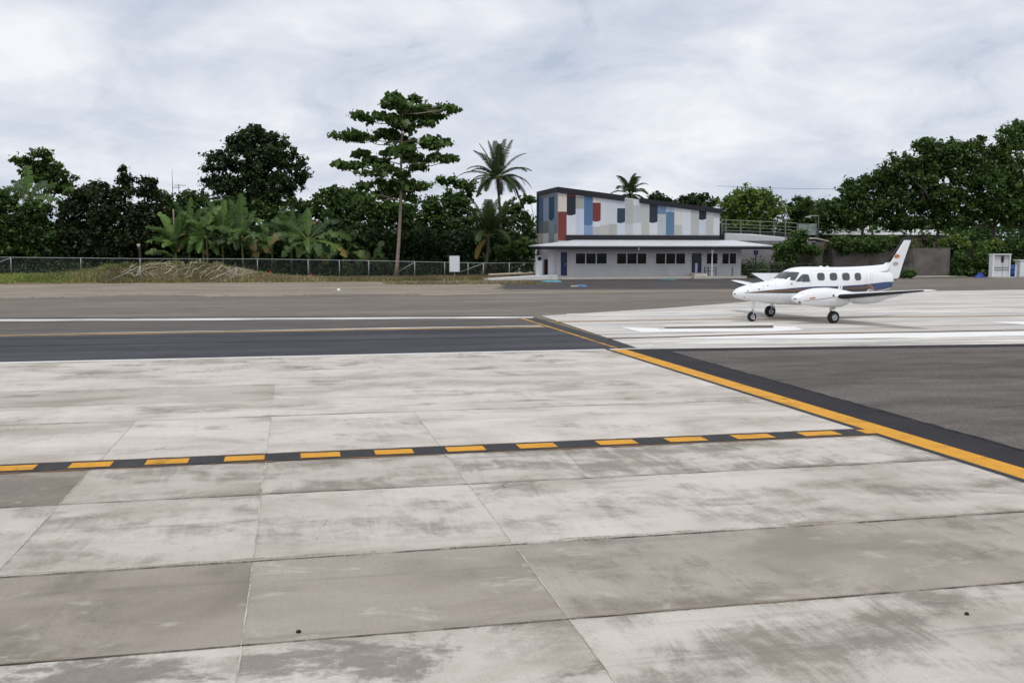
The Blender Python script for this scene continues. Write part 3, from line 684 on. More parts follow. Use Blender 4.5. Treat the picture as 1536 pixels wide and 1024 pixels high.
def spray(n, seed, lo=-25, hi=80):
    g = np.random.default_rng(seed); out = []
    for i in range(n):
        out.append((i * 137.5 + g.uniform(-15, 15), hi - (hi - lo) * (i / (n - 1)) + g.uniform(-6, 6), g.uniform(0.55, 1.0), g.uniform(0.85, 1.1), 0))
    return out
palm('tall coconut palm whose crown stands against the sky above the others', foot(750, 118), at(746, 268, 118),
     [(95, 82, .35, 1.0, 0), (30, 80, .35, 1.05, 0), (150, 80, .35, 1.0, 0), (-90, 78, .4, .9, 0), (20, 72, .3, 1.1, 0), (170, 70, .35, 1.0, 0), (5, 58, .5, 1.05, 0), (185, 62, .45, .95, 0), (0, 40, .6, 1.0, 0), (-10, 22, .8, 1.0, 0), (15, 10, .9, 1.05, 0), (180, 28, .55, 1.1, 0), (172, 12, .75, 1.1, 0), (190, 44, .7, .8, 0), (200, 0, 1.0, .8, 0), (-20, -5, 1.1, .75, 0), (90, 40, .8, .8, 0), (-90, 50, .8, .8, 0), (-60, 20, 1.0, .8, 0), (230, 15, 1.1, .8, 0), (70, 60, .5, 1.0, 0), (120, 62, .5, 1.0, 0)] + [(a_ + 11, e_ - 14, d_ * 1.25, s_ * .95, 0) for a_, e_, d_, s_ in ((0, 60, .6, 1), (180, 60, .6, 1), (20, 40, .8, 1), (165, 40, .8, 1), (-30, 45, .8, .9), (215, 45, .8, .9), (-5, 20, 1.0, .9), (187, 22, 1.0, .9), (60, 30, .9, .9), (-80, 30, .9, .9))], 4.6, 0.17)
palm('coconut palm with one yellow dying frond, standing behind the fence', foot(722, 109.5), at(732, 356, 109.5),
     [(90, 82, .5, .9, 0), (30, 78, .55, 1.0, 0), (150, 76, .6, 1.0, 0), (-90, 80, .6, .9, 0), (0, 66, .7, 1.1, 0), (180, 64, .7, 1.1, 0), (-120, 62, .8, 1.05, 0), (-50, 64, .8, 1.05, 0), (10, 70, .6, 1.1, 0), (170, 68, .6, 1.1, 0), (-15, 58, .8, 1.1, 0), (195, 55, .85, 1.1, 0), (0, 45, .9, 1.0, 0), (180, 42, .9, 1.0, 0), (-40, 60, .9, 1.0, 0), (225, 60, .9, 1.0, 0), (-90, 70, .8, .9, 0), (20, 30, 1.1, .9, 0), (160, 30, 1.1, .9, 0), (-60, 40, 1.1, .9, 0), (240, 40, 1.1, .9, 0), (205, -25, 1.0, .62, 1), (190, -40, .9, .55, 1), (100, 50, .9, 1, 0), (80, 35, 1.0, 1, 0)], 4.8, 0.2)
palm('coconut palm showing only its crown over the roofline of the mural building', foot(944, 135), at(945, 292, 135), spray(20, 4, -30, 85), 3.6, 0.18)

def banana(label, base, head_h, leaves, lean=(0, 0), group='banana plants behind the fence', stems=1):
    leaves = list(leaves) + [(a_ + 75 + rng.uniform(-20, 20), e_ * .7 + rng.uniform(-15, 10), l_ * .85, d_ * 1.2, w_ * .9, int(rng.random() < .1)) for a_, e_, l_, d_, w_, y_ in leaves[1:]]
    pt_ = rng.normal(-.06, .14); base = np.array(base, float); t = empty('banana_plant', base, label, 'banana plant', group)
    for s in range(stems):
        off = np.array([rng.uniform(-.6, .6), rng.uniform(-.4, .4), 0]) * (s > 0); h = (head_h + 1.0) * (1 if s == 0 else rng.uniform(.6, .9))
        m = MB(); top = off + np.array([lean[0], lean[1], h])
        m.tube([off, off * .5 + top * .5 + (0.05, 0, 0), top, top + np.array([0, 0, .5])], [.15, .12, .09, .03], 9); m.build('stem', M['stem_banana'], t, smooth=True)
        for az, el, ln, dr, w, dry in (leaves if s == 0 else leaves[::2]):
            q = []; az = R(az) + rng.uniform(-.1, .1) + s; el = R(el); ln *= (1.08 if s == 0 else .9); w = w * 1.32
            d = np.array([math.cos(az) * math.cos(el), math.sin(az) * math.cos(el), math.sin(el)]); p = top.copy(); n = 22; pts = [p.copy()]
            for k in range(n):
                d = d + np.array([0, 0, -dr * (0.2 + 1.6 * k / n) / n * 2]); d /= np.linalg.norm(d); p = p + d * ln / n; pts.append(p.copy())
            tint0 = rng.normal(.5, .2) + pt_; roll = rng.uniform(-.5, .5)
            for sd in (-1, 1):
                sag = 0
                for k in range(4, n):
                    a, b = pts[k], pts[k + 1]; tt = b - a; tt /= np.linalg.norm(tt); side = np.cross(tt, [math.sin(roll) * .6, -.9, 1.0]); side /= np.linalg.norm(side)
                    f0 = math.sin(math.pi * min(1, (k - 3.2) / (n - 2.6))) ** .55; f1 = math.sin(math.pi * min(1, (k - 2.2) / (n - 2.6))) ** .55 if k < n - 1 else 0.12
                    if rng.random() < .4: sag = rng.uniform(-.15, .75)
                    up = np.array([0, 0, .28 - sag]); o0 = side * sd * w * f0 + up * w * f0; o1 = side * sd * w * f1 + up * w * f1
                    gap = .0 if rng.random() < .45 else rng.uniform(.08, .4)
                    mdx = 1 if (dry and k > n - 7) else 0
                    q.append(((a, a + o0 + tt * .1, b + o1 * (1 - gap * .3) + tt * .1 - (b - a) * gap, b), tint0 + sd * .1, mdx))
            lf = link('leaf', quads_mesh('leaf', q, [M['leaf_banana'], M['leaf_dry']]), t)
            mm = MB(); mm.tube(pts, list(np.linspace(.045, .008, len(pts))), 5); mm.build('midrib', M['stem_banana'], lf)
    return t
fan = lambda n, e0, e1, ln, w, dr=.7, dry=0: [(i * 137 + 20, e0 + (e1 - e0) * i / (n - 1), ln * rng.uniform(.85, 1.1), dr * rng.uniform(.7, 1.3), w, i > n - 1 - dry) for i in range(n)]
banana('upright banana plant beside the leaning bare pole', foot(264, 112.5), 2.6, fan(8, 82, 15, 3.6, .34, .55), stems=2)
banana('slender stemmed banana clump right of the bare pole, leaves overlapping', foot(305, 112), 3.6, [(175, 20, 3.4, .7, .33, 0), (190, -5, 3.0, .9, .3, 1), (5, 30, 3.2, .9, .33, 0), (80, 70, 3.2, .5, .35, 0), (160, 62, 3.2, .6, .33, 0), (20, 68, 3.4, .5, .33, 0), (-90, 60, 2.4, .9, .3, 0), (210, -30, 2.4, .6, .28, 0)], stems=2)
banana('tallest banana plant with one broad leaf standing straight up', foot(364, 111.5), 3.0, [(85, 86, 4.6, .15, .52, 0), (130, 74, 4.4, .4, .4, 0), (55, 66, 4.0, .6, .42, 0), (175, 45, 4.2, .8, .4, 0), (10, 30, 3.6, .9, .42, 0), (0, 5, 3.2, .8, .36, 1), (190, 20, 3.6, .9, .38, 0), (-70, 50, 2.8, .9, .36, 0), (240, 30, 2.8, 1., .36, 0), (-30, -20, 2.6, .8, .34, 1)], stems=1)
banana('young banana plant leaning right between the tallest and the spreading one', foot(408, 113), 3.1, fan(7, 78, 0, 3.3, .34, .8, 1), stems=1)
banana('spreading banana plant with arched drooping leaves right of the tallest', foot(463, 110.5), 2.9, [(90, 80, 3.4, .3, .36, 0), (170, 52, 4.4, .65, .4, 0), (182, 28, 4.2, .8, .4, 1), (10, 55, 4.2, .7, .36, 0), (0, 32, 4.6, .75, .4, 0), (-8, 8, 4.4, .8, .42, 1), (200, -5, 3.2, .7, .38, 0), (-90, 30, 2.6, 1.2, .4, 0), (-60, -25, 2.6, .7, .36, 0), (240, -10, 2.6, .9, .38, 0), (60, 60, 3, .8, .36, 0), (-70, 10, 3.2, 1.1, .38, 0)], stems=1)
up_ = lambda n, ln, w: [(i * 137 + 60, 84 - 34 * i / (n - 1), ln * rng.uniform(.9, 1.1), .55 * rng.uniform(.7, 1.3), w, i == n - 1) for i in range(n)]
banana('banana plant with crowded upright leaves between the leaning pole and the slender clump', foot(284, 113.5), 3.5, up_(6, 3.8, .34), stems=1)
banana('banana plant with crowded upright leaves just left of the tallest one', foot(334, 113), 3.2, up_(6, 4.0, .36), stems=1)
banana('banana plant half hidden behind the spreading one, its leaves upright', foot(437, 113.5), 3.0, up_(6, 3.6, .36), stems=1)
banana('pale banana plant poking out above the dark bushes at the far left', foot(46, 118.5), 7.5, [(165, 45, 3.2, .8, .36, 0), (80, 84, 3.4, .3, .42, 0), (20, 55, 3.2, .8, .4, 0), (0, 20, 3.6, .8, .42, 0), (190, 10, 2.8, .8, .36, 0), (120, 65, 2.8, .6, .36, 0), (60, 30, 2.6, .6, .4, 0)], stems=1)
banana('lone banana plant whose single leaf curls above the dark bush', foot(133, 121), 7.4, [(170, 60, 3.2, 1.3, .3, 0), (20, 25, 3.0, .8, .32, 0), (190, -10, 2.6, .6, .3, 0), (80, 50, 2, .8, .3, 0)], stems=1)
banana('banana plant standing in shade left of the layered tree', foot(520, 115.5), 1.5, fan(8, 75, -10, 3.0, .36, .9, 1), stems=1)
banana('small banana plant right of the layered trunk', foot(560, 115), .7, fan(6, 70, 10, 2.6, .34, .9), stems=1)

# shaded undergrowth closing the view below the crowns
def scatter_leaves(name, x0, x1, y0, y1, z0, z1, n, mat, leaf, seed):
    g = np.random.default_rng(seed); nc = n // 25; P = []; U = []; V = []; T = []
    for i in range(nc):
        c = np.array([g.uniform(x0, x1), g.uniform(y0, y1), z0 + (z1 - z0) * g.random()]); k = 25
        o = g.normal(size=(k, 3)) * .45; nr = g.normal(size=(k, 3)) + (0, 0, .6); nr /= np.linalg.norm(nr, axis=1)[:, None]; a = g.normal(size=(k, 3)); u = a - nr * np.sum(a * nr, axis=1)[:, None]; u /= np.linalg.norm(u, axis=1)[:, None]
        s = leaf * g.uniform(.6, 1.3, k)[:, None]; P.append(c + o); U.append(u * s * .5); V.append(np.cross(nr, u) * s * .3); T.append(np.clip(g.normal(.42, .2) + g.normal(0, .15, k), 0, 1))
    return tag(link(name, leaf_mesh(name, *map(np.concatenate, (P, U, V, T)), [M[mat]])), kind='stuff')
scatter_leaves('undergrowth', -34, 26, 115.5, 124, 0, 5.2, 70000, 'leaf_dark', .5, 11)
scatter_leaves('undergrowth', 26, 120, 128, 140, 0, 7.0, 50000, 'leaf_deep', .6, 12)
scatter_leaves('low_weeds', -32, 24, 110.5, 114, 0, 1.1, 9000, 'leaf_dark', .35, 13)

# ------------------------------------------------------------------ trees behind the building and on the right
for lab, px, Y, bl, mt, kw in (
    ('far dark airy tree just right of the roofline palm', 985, 150, [(920, 150, 62, 22), (960, 175, 60, 26), (890, 165, 40, 14), (930, 215, 80, 40)], 'leaf_dark', {}),
    ('far dark airy tree above the lower end of the mural roof', 1048, 150, [(1060, 165, 70, 26), (1120, 150, 55, 18), (1170, 165, 36, 18), (1100, 190, 90, 40), (1030, 185, 55, 22), (1100, 240, 110, 40)], 'leaf_dark', {}),
    ('bright green rounded tree behind the green railing of the ramp', 1130, 128, [(1360, 120, 72, 28), (1300, 145, 70, 34), (1430, 145, 66, 34), (1380, 160, 110, 44), (1280, 190, 80, 44), (1400, 215, 130, 50), (1270, 235, 70, 40), (1480, 200, 60, 44), (1370, 270, 150, 40)], 'leaf_light', {'clump': .7, 'density': .55}),):
    tree('broadleaf_tree', 'tree', lab, foot(px, Y), px_blobs(c2(bl), Y), mt, leaf=0.42, trunk_r=.18, **{**dict(density=.5, clump=.6), **kw})
for lab, px, Y, bl, mt, kw in (
    ('round dark green tree left beside the street lamp', 1207, 128, [(470, 430, 62, 30), (480, 480, 80, 40), (420, 470, 44, 36), (540, 470, 50, 36), (480, 530, 90, 36)], 'leaf_deep', {}),
    ('small far tree peeping over the gap beside the big right-side trees', 1245, 160, [(605, 445, 30, 20), (640, 450, 40, 16), (560, 430, 20, 18)], 'leaf_dark', {}),
    ('big spreading tree lowest of the wood above the retaining wall', 1291, 109, [(720, 335, 55, 24), (775, 320, 36, 16), (700, 395, 80, 48), (620, 450, 75, 36), (640, 500, 90, 34), (810, 370, 90, 52), (770, 470, 120, 60), (600, 540, 40, 16), (700, 540, 60, 18), (850, 310, 60, 34), (900, 330, 70, 50), (560, 490, 50, 24)], 'leaf_deep', {}),
    ('big dark tree with the straight trunk over the grey retaining wall', 1404, 108, [(880, 270, 50, 22), (950, 240, 80, 38), (1050, 165, 62, 36), (1055, 132, 20, 10), (1010, 310, 130, 80), (900, 430, 120, 80), (1090, 260, 100, 70), (960, 530, 110, 36), (1080, 430, 100, 80), (1150, 175, 60, 34), (1120, 200, 70, 50), (850, 300, 50, 26)], 'leaf_deep', {}),
    ('big dark tree with the forked pale trunk behind the white gate', 1488, 106, [(1200, 185, 80, 42), (1290, 165, 60, 34), (1330, 130, 14, 14), (1230, 280, 130, 90), (1150, 420, 110, 80), (1320, 280, 110, 80), (1290, 440, 120, 90), (1180, 520, 100, 36), (1390, 190, 50, 40)], 'leaf_deep', {}),
    ('tallest tree of the wood, cut by the right edge of the photo', 1530, 104, [(1500, 75, 55, 26), (1440, 85, 18, 12), (1465, 130, 62, 36), (1540, 110, 60, 60), (1480, 210, 90, 70), (1420, 320, 120, 90), (1520, 360, 110, 110), (1420, 450, 120, 70), (1500, 500, 100, 50)], 'leaf_mid', {})):
    tree('broadleaf_tree', 'tree', lab, foot(px, Y, 2.2 if px > 1280 else 0), px_blobs(c3(bl), Y), mt, leaf=0.36, trunk_r=.26 if px > 1280 else .18, bark='bark', trunk_top=(at(px + 6, 320, Y) if px > 1280 else None), **{**dict(density=.74, clump=.6), **kw})
for lab, px, Y, z, bl, mt in (
    ('leafy shrub spilling over the retaining wall right next to the dark opening', 1262, 100.1, 2.3, [(640, 628, 55, 30), (680, 655, 50, 26)], 'leaf_deep'),
    ('leafy shrub on the retaining wall below the beige wall', 1298, 100.1, 2.3, [(750, 632, 80, 32), (800, 655, 60, 24)], 'leaf_deep'),
    ('leafy shrub on the retaining wall behind the aircraft fin', 1340, 100.1, 2.3, [(880, 625, 80, 32), (960, 630, 50, 22)], 'leaf_deep'),
    ('low feathery tree with light green flat top at the end of the retaining wall', 1428, 102, 0, [(1190, 615, 62, 18), (1230, 640, 60, 16), (1150, 635, 30, 10)], 'leaf_light'),
    ('feathery light green tree just left of the white gate', 1484, 101, 0, [(1390, 640, 55, 26), (1350, 665, 50, 18), (1420, 670, 40, 22), (1390, 690, 60, 20)], 'leaf_light'),
    ('dark bush on the ground at the end of the retaining wall', 1442, 100, 0, [(1230, 710, 50, 40), (1230, 770, 50, 26)], 'leaf_mid'),
    ('leafy bush left behind the blue heap by the white gate', 1468, 100, 0, [(1330, 720, 62, 46), (1320, 770, 55, 22)], 'leaf_mid'),
    ('dark bush behind the blue containers at the right edge of the photo', 1522, 99, 0, [(1500, 660, 70, 60), (1480, 740, 40, 50)], 'leaf_deep')):
    tree('leafy_shrub' if 'tree' not in lab else 'feathery_tree', 'shrub' if 'tree' not in lab else 'tree', lab, foot(px, Y, z), px_blobs(c3(bl), Y), mt, leaf=.3, density=.7, clump=.42, trunk_r=.07, bark='bark_dark', limbs=4)
tree('small_tree', 'tree', 'small flat branched tree growing in front of the ramp wall', foot(1208, 101), px_blobs(c3([(450, 590, 42, 26), (430, 625, 60, 22), (365, 655, 50, 24), (470, 655, 70, 22), (520, 670, 40, 18), (400, 690, 40, 26), (355, 690, 36, 34)]), 101), 'leaf_mid', leaf=.3, density=.7, clump=.4, trunk_r=.08)
tree('weed_clump', 'plant', 'small weed clump on the kerb under the aircraft fin', foot(1358, 95), px_blobs([(1358, 412, 10, 5), (1366, 410, 6, 4)], 95), 'leaf_mid', leaf=.25, density=1, clump=.25, trunk_r=.02, limbs=1)
#%%GRASS
# ------------------------------------------------------------------ grass bank, mound, branches
def bank_h(x, y):
    """height of the grassed bank in front of the fence: a long low bank with a spoil mound on it"""
    px0 = (x + 27) ; e = np.clip((y - 90) / 14, 0, 1) * np.clip((118 - y) / 6, 0, 1)
    h = 0.42 * np.clip((6 - x) / 30, 0, 1) * e
    h = h + 0.95 * np.exp(-((x + 11.5) / 5.6) ** 2) * np.exp(-((y - 105.5) / 4.0) ** 2) + 0.5 * np.exp(-((x + 6.5) / 3.5) ** 2) * np.exp(-((y - 104) / 3.2) ** 2) + 0.5 * np.exp(-((x + 17.5) / 3.5) ** 2) * np.exp(-((y - 105) / 4) ** 2)
    h = h * (1 + .22 * np.sin(2.1 * x + 1.3 * np.sin(1.7 * y)) * np.sin(1.9 * y + .8 * x)) + .10 * np.exp(-((x + 10.5) / 6) ** 2) * np.sin(3.7 * x + 2.2 * y)
    return np.maximum(h, 0) * np.clip((y - 96.0) / 4, 0, 1)
bx = np.linspace(-52, 26, 150); by = np.linspace(95.5, 119, 50)
rows = [[(x, y, float(bank_h(x, y)) + 0.02 * math.sin(3 * x + 2 * y) * min(1, (y - 95.5)) - 0.03 * (y < 95.9) + 0.02) for x in bx] for y in by]
bank = tag(MB().grid(rows).build('grass_bank', M['soil'], smooth=True), kind='structure')
def grass(name, n, region, mat, hmin, hmax, seed, w=.05):
    g = np.random.default_rng(seed); P = region(g, n); n = len(P); z = bank_h(P[:, 0], P[:, 1]); b = np.column_stack([P, z])
    ln = g.uniform(hmin, hmax, n)[:, None]; u = g.normal(size=(n, 3)) * .55 + (0, 0, 1); u /= np.linalg.norm(u, axis=1)[:, None]
    sd = np.cross(u, g.normal(size=(n, 3))); sd /= np.linalg.norm(sd, axis=1)[:, None]
    lowf = np.sin(P[:, 0] * .9) * .15 + np.sin(P[:, 0] * .23 + 2) * .15
    return tag(link(name, leaf_mesh(name, b + u * ln * .45, u * ln * .55, sd * w, g.normal(.5, .2, n) + lowf, [M[mat]])), kind='stuff')
ry = lambda x: np.interp(x, [-52, -24, 0, 14, 26], [97.5, 97.0, 96.5, 97.6, 101.5])
def reg(x0, x1, back):
    def f(g, n):
        x = g.uniform(x0, x1, n); y0 = ry(x) + g.normal(0, .5, n) + .5 * np.sin(x * 1.3); return np.column_stack([x, y0 + (back) * g.random(n)])
    return f
grass('green_grass', 46000, reg(-52, -8, 17), 'grass', .10, .34, 21)
grass('green_grass', 9000, reg(-6, 22, 9), 'grass', .10, .30, 22)
grass('dry_grass', 30000, reg(-17.5, 22, 10), 'grass_dry', .10, .45, 23)
grass('dry_grass', 5000, reg(-20, -2, 12), 'grass_dry', .15, .45, 24)
def reg2(g, n):
    x = g.uniform(8, 22, n); return np.column_stack([x, np.interp(x, [8, 22], [88, 86]) + 8 * g.random(n) ** 2 + g.normal(0, .5, n)])
tf = grass('dry_tufts', 2600, reg2, 'grass_dry', .05, .16, 25, .06)
# weeds and cuttings heaped on the mound
def reg3(g, n): return np.column_stack([g.normal(-10.5, 4.6, n), g.normal(103.5, 2.2, n)])
grass('cut_brush', 26000, reg3, 'straw', .15, .55, 26, .028)
grass('mound_weeds', 12000, lambda g, n: np.column_stack([g.normal(-12, 4.5, n), g.normal(106, 1.6, n)]), 'grass', .2, .6, 27, .05)
# ------------------------------------------------------------------ dead branches lying on the mound
def on_bank(px, py, lift=0.0):
    best = None
    for Y in np.linspace(97, 112, 120):
        p = at(px, py, Y); hh = float(bank_h(np.array(p[0]), np.array(p[1])))
        if p[2] <= hh + 0.12 or (best is None): best = (p, hh)
        if p[2] <= hh + 0.12: break
    p, hh = best; return np.array([p[0], p[1], max(hh + 0.12, min(p[2], hh + 0.5)) + lift + .22])
sticks = [((203, 417), (222, 400)), ((222, 406), (250, 400)), ((226, 402), (262, 404)), ((236, 405), (258, 411)), ((240, 409), (226, 413)), ((252, 402), (264, 411)), ((268, 408), (292, 409)), ((274, 417), (290, 409)), ((280, 419), (296, 412)),
          ((292, 407), (312, 402)), ((300, 414), (322, 410)), ((308, 418), (340, 404)), ((318, 422), (332, 419)), ((336, 414), (346, 420)), ((346, 422), (356, 411)), ((354, 403), (376, 408)), ((330, 402), (352, 400)), ((186, 411), (202, 405)), ((190, 416), (206, 419)), ((362, 414), (378, 411)), ((244, 396), (270, 402)), ((284, 402), (300, 398)), ((208, 402), (196, 408)), ((258, 416), (272, 412)), ((312, 410), (300, 420))]
g_ = np.random.default_rng(77)
for _ in range(34):
    x_, y_ = g_.uniform(198, 376), g_.uniform(399, 421); t_ = g_.uniform(-.9, .9); l_ = g_.uniform(6, 17); sticks.append(((x_ - l_ * math.cos(t_) / 2, y_ + l_ * .35 * math.sin(t_)), (x_ + l_ * math.cos(t_) / 2, y_ - l_ * .35 * math.sin(t_))))
for i, (a, b) in enumerate(sticks):
    A = on_bank(*a); B = on_bank(*b); mid = (A + B) / 2 + np.array([0, rng.uniform(-.2, .2), rng.uniform(.05, .28)])
    c = (A + B) / 2; m = MB(); r = rng.uniform(.018, .055) if i < 26 else rng.uniform(.012, .035); jj = rng.normal(0, .10, (3, 3)); ex_ = rng.uniform(-.1, .45)
    B = B + np.array([0, rng.uniform(-.6, .6), rng.uniform(-.05, .25)])
    m.tube([A - c - (B - A) * ex_, (A + mid) / 2 - c + jj[0], mid - c + jj[1], (B + mid) / 2 - c + jj[2], B - c + (B - A) * ex_ + jj[1]], [r, r * .95, r * .85, r * .7, r * .4], 6)
    e = mid + (B - A) * .3 + np.array([0, rng.uniform(-.3, .3), .25]); m.tube([mid - c, e - c], [r * .5, r * .2], 5)
    o = m.build('dead_branch', M['dry_wood'], smooth=True); o.location = c
    tag(o, 'bleached dead branch lying on the grassy spoil mound by the fence', 'branch', 'dead branches on the spoil mound')
#%%FENCE
# ------------------------------------------------------------------ chain link fence
def chain_mat():
    m, nt, p = new_mat('chain_link'); tc = coords(nt); sep = nt.nodes.new('ShaderNodeSeparateXYZ'); L(nt, tc, sep.inputs[0])
    def w(sg):
        a = math_(nt, 'ADD', sep.outputs[0], math_(nt, 'MULTIPLY', sep.outputs[2], sg))
        f = math_(nt, 'FRACT', math_(nt, 'MULTIPLY', a, 14.0)); return math_(nt, 'LESS_THAN', f, 0.028)
    k = math_(nt, 'MAXIMUM', w(1), w(-1))
    p.inputs['Base Color'].default_value = lin(150, 152, 150); p.inputs['Metallic'].default_value = .4; p.inputs['Roughness'].default_value = .5
    L(nt, k, p.inputs['Alpha']); return m
M['chain'] = chain_mat()
fy = lambda px: float(np.interp(px, [-60, 16, 462, 622, 725, 812], [107, 107, 106, 104.5, 103.8, 104.5]))
ft = lambda px: float(np.interp(px, [-60, 16, 121, 210, 386, 462, 553, 622, 667, 725, 812], [385.5, 386, 387, 388, 388.5, 389.5, 391, 392.5, 393.5, 394.5, 394]))
fence = empty('chain_link_fence', foot(400, 106), 'long grey chain link fence with thin posts running in front of the trees', 'fence')
fo = np.array(fence.location)
gz = lambda p: float(bank_h(np.array(p[0]), np.array(p[1])))
pp = [-60, 16, 121, 210, 300, 386, 462, 509, 553, 622, 667, 702, 725, 764, 802]
tops = []
for px in pp:
    t = at(px, ft(px), fy(px)); b = np.array([t[0], t[1], max(gz(t) - .1, -.1)]); tops.append(t)
    MB().tube([b - fo, t - fo + (0, 0, .03)], .042, 8).build('post', M['galv'], fence, smooth=True)
MB().tube([t - fo for t in tops], .028, 6).build('top_rail', M['galv'], fence, smooth=True)
MB().tube([np.array([t[0], t[1], gz(t) + .12]) - fo for t in tops], .012, 5).build('tension_wire', M['galv'], fence)
mb = MB(); xs = np.linspace(-60, 802, 80); mb.grid([[at(p, ft(p), fy(p)) - fo for p in xs], [np.array([*at(p, ft(p), fy(p))[:2], gz(at(p, ft(p), fy(p))) + .03]) - fo for p in xs]])
mb.build('wire_mesh', M['chain'], fence, recalc=False)
for a, b in (((-12, 397), (16, 387)), ((598, 407), (622, 393.5)), ((690, 408), (724, 395.5))):
    A = at(*a, fy(a[0])) - fo; B = at(*b, fy(b[0])) - fo
    MB().tube([A, B], .035, 6).build('brace', M['galv'], fence, smooth=True)
for lab, px, y0, y1, bx_, by_ in (('thin metal post with one slanting brace standing at the near edge of the mound', 210, 398, 422, 161, 423), ('thin metal post with two slanting braces standing near the small end of the branch heap', 354, 401, 425, 311, 423)):
    Y = 97.5; t = at(px, y0, Y); b = np.array([t[0], t[1], gz(t)]); q = empty('braced_post', b, lab, 'post')
    MB().tube([(0, 0, -.1), t - b], .045, 8).build('post', M['galv'], q, smooth=True)
    B = at(bx_, by_, Y); B[2] = max(B[2], gz(B)); MB().tube([t - b - (0, 0, .06), B - b], .04, 6).build('brace', M['galv'], q, smooth=True)
    if px > 300:
        B = at(377, 407, 98.0); MB().tube([t - b - (0, 0, .05), B - b, (B[0] - b[0], B[1] - b[1], 0)], .035, 6).build('brace', M['galv'], q, smooth=True)
t = at(209, 367, 108); b = np.array([t[0], t[1], gz(t)])
q = empty('tree_stump', b, 'thin weathered stump with a pale broken top behind the spoil mound', 'stump')
MB().tube([(0, 0, -.1), (.05, 0, 1.2), t - b - (0, 0, .25), t - b - (.06, 0, .1)], [.16, .13, .12, .1], 8).build('trunk', M['bark_dark'], q, smooth=True)
MB().tube([t - b - (.02, 0, .28), t - b + (-.1, 0, 0), t - b + (.1, 0, .02)], [.135, .17, .06], 8).build('broken_top', M['pale_concrete'], q, smooth=True)
# notice board
A = at(674.5, 384, 103.2); B = at(689, 407.5, 103.2); c = (A + B) / 2; c[2] = 0
q = empty('notice_board', c, 'plain white notice board hung on the chain link fence', 'sign')
MB().box(A[0] - c[0], B[0] - c[0], -.02, .02, B[2], A[2]).build('panel', plain('sign_white', (226, 227, 230), .5, var=.05, wear=((196, 196, 200), .5)), q)
m = MB()
for x in (A[0] - c[0] - .05, B[0] - c[0] + .01): m.box(x, x + .04, -.03, .03, B[2] - .04, A[2] + .04)
m.box(A[0] - c[0] - .05, B[0] - c[0] + .05, -.03, .03, A[2] + .003, A[2] + .04); m.build('frame', M['alu'], q)
MB().tube([(0, .06, -.1), (0, .06, B[2] + .4)], .03, 6).build('post', M['galv'], q)
for px, y0, y1, lab in ((405, 399, 409, 'red plastic sack lying among the plants behind the fence below the spreading banana'), (466.5, 404, 411, 'small red plastic sack standing behind the fence beside a post under the banana leaves')):
    a = at(px, y0, 109); b = at(px, y1, 109); hh = a[2] - b[2]; o = MB().lathe([(.01, 0), (hh * .35, hh * .05), (hh * .4, hh * .35), (hh * .22, hh * .7), (hh * .1, hh * .85), (hh * .16, hh)], (0, 0, 0), (0, 0, 1), 12).build('sack', M['red_plastic'], smooth=True)
    o.location = Vector((a[0], 109, gz(b))); tag(o, lab, 'sack')
# poles, aerials and cables behind the trees
a = at(258, 254, 115); b = at(261.5, 362, 115)
q = empty('bare_pole', (b[0], 115, 0), 'tall bare leaning pole with a thin dark tip rising from the banana plants', 'pole')
o_ = np.array([b[0], 115, 0]); mid = b + (a - b) * .45
MB().tube([(0.1, 0, 0), b - o_, mid - o_], [.11, .1, .08], 8).build('shaft', M['bark_pale'], q, smooth=True)
MB().tube([mid - o_, a - o_], [.06, .015], 6).build('tip', M['dark_metal'], q, smooth=True)
def aerial(px, y0, y1, w, Y, lab, bars):
    t = at(px, y0, Y); q = empty('aerial', (t[0], Y, 0), lab, 'antenna', None); k = Y / FOC
    MB().tube([(0, 0, 0), (0, 0, t[2])], .04, 6).build('mast', M['dark_metal'], q)
    m = MB()
    for dy, ww, off in bars:
        z = t[2] - dy * k; m.tube([((off - ww) * k, 0, z), ((off + ww) * k, 0, z)], .03, 5)
        for s in np.linspace(-.8, .8, 4): m.tube([((off + s * ww) * k, -.25, z + .02), ((off + s * ww) * k, .25, z + .02)], .012, 4)
    m.build('element', M['dark_metal'], q)
aerial(268, 276, 310, 8, 124, 'television aerial with two crossbars near the bare leaning pole', [(2, 8, 2), (5, 5, -3)])
aerial(540, 258, 300, 5, 126, 'small television aerial half hidden by the lowest tier of the layered tree', [(1, 5, 0), (6, 6, -1)])
for a, b, lab in (((560, 276), (715, 271), 'upper overhead cable against the sky between the layered tree and the tall palm'), ((628, 268), (700, 292), 'lower overhead cable slanting down towards the tall palm'), ((1075, 279), (1300, 284), 'overhead cable far beyond the bright green rounded tree')):
    A = at(*a, 128); B = at(*b, 128); o = MB().tube([A - A, (A + B) / 2 - A - (0, 0, .15), B - A], .022, 5).build('overhead_cable', M['dark_metal']); o.location = A; tag(o, lab, 'cable')

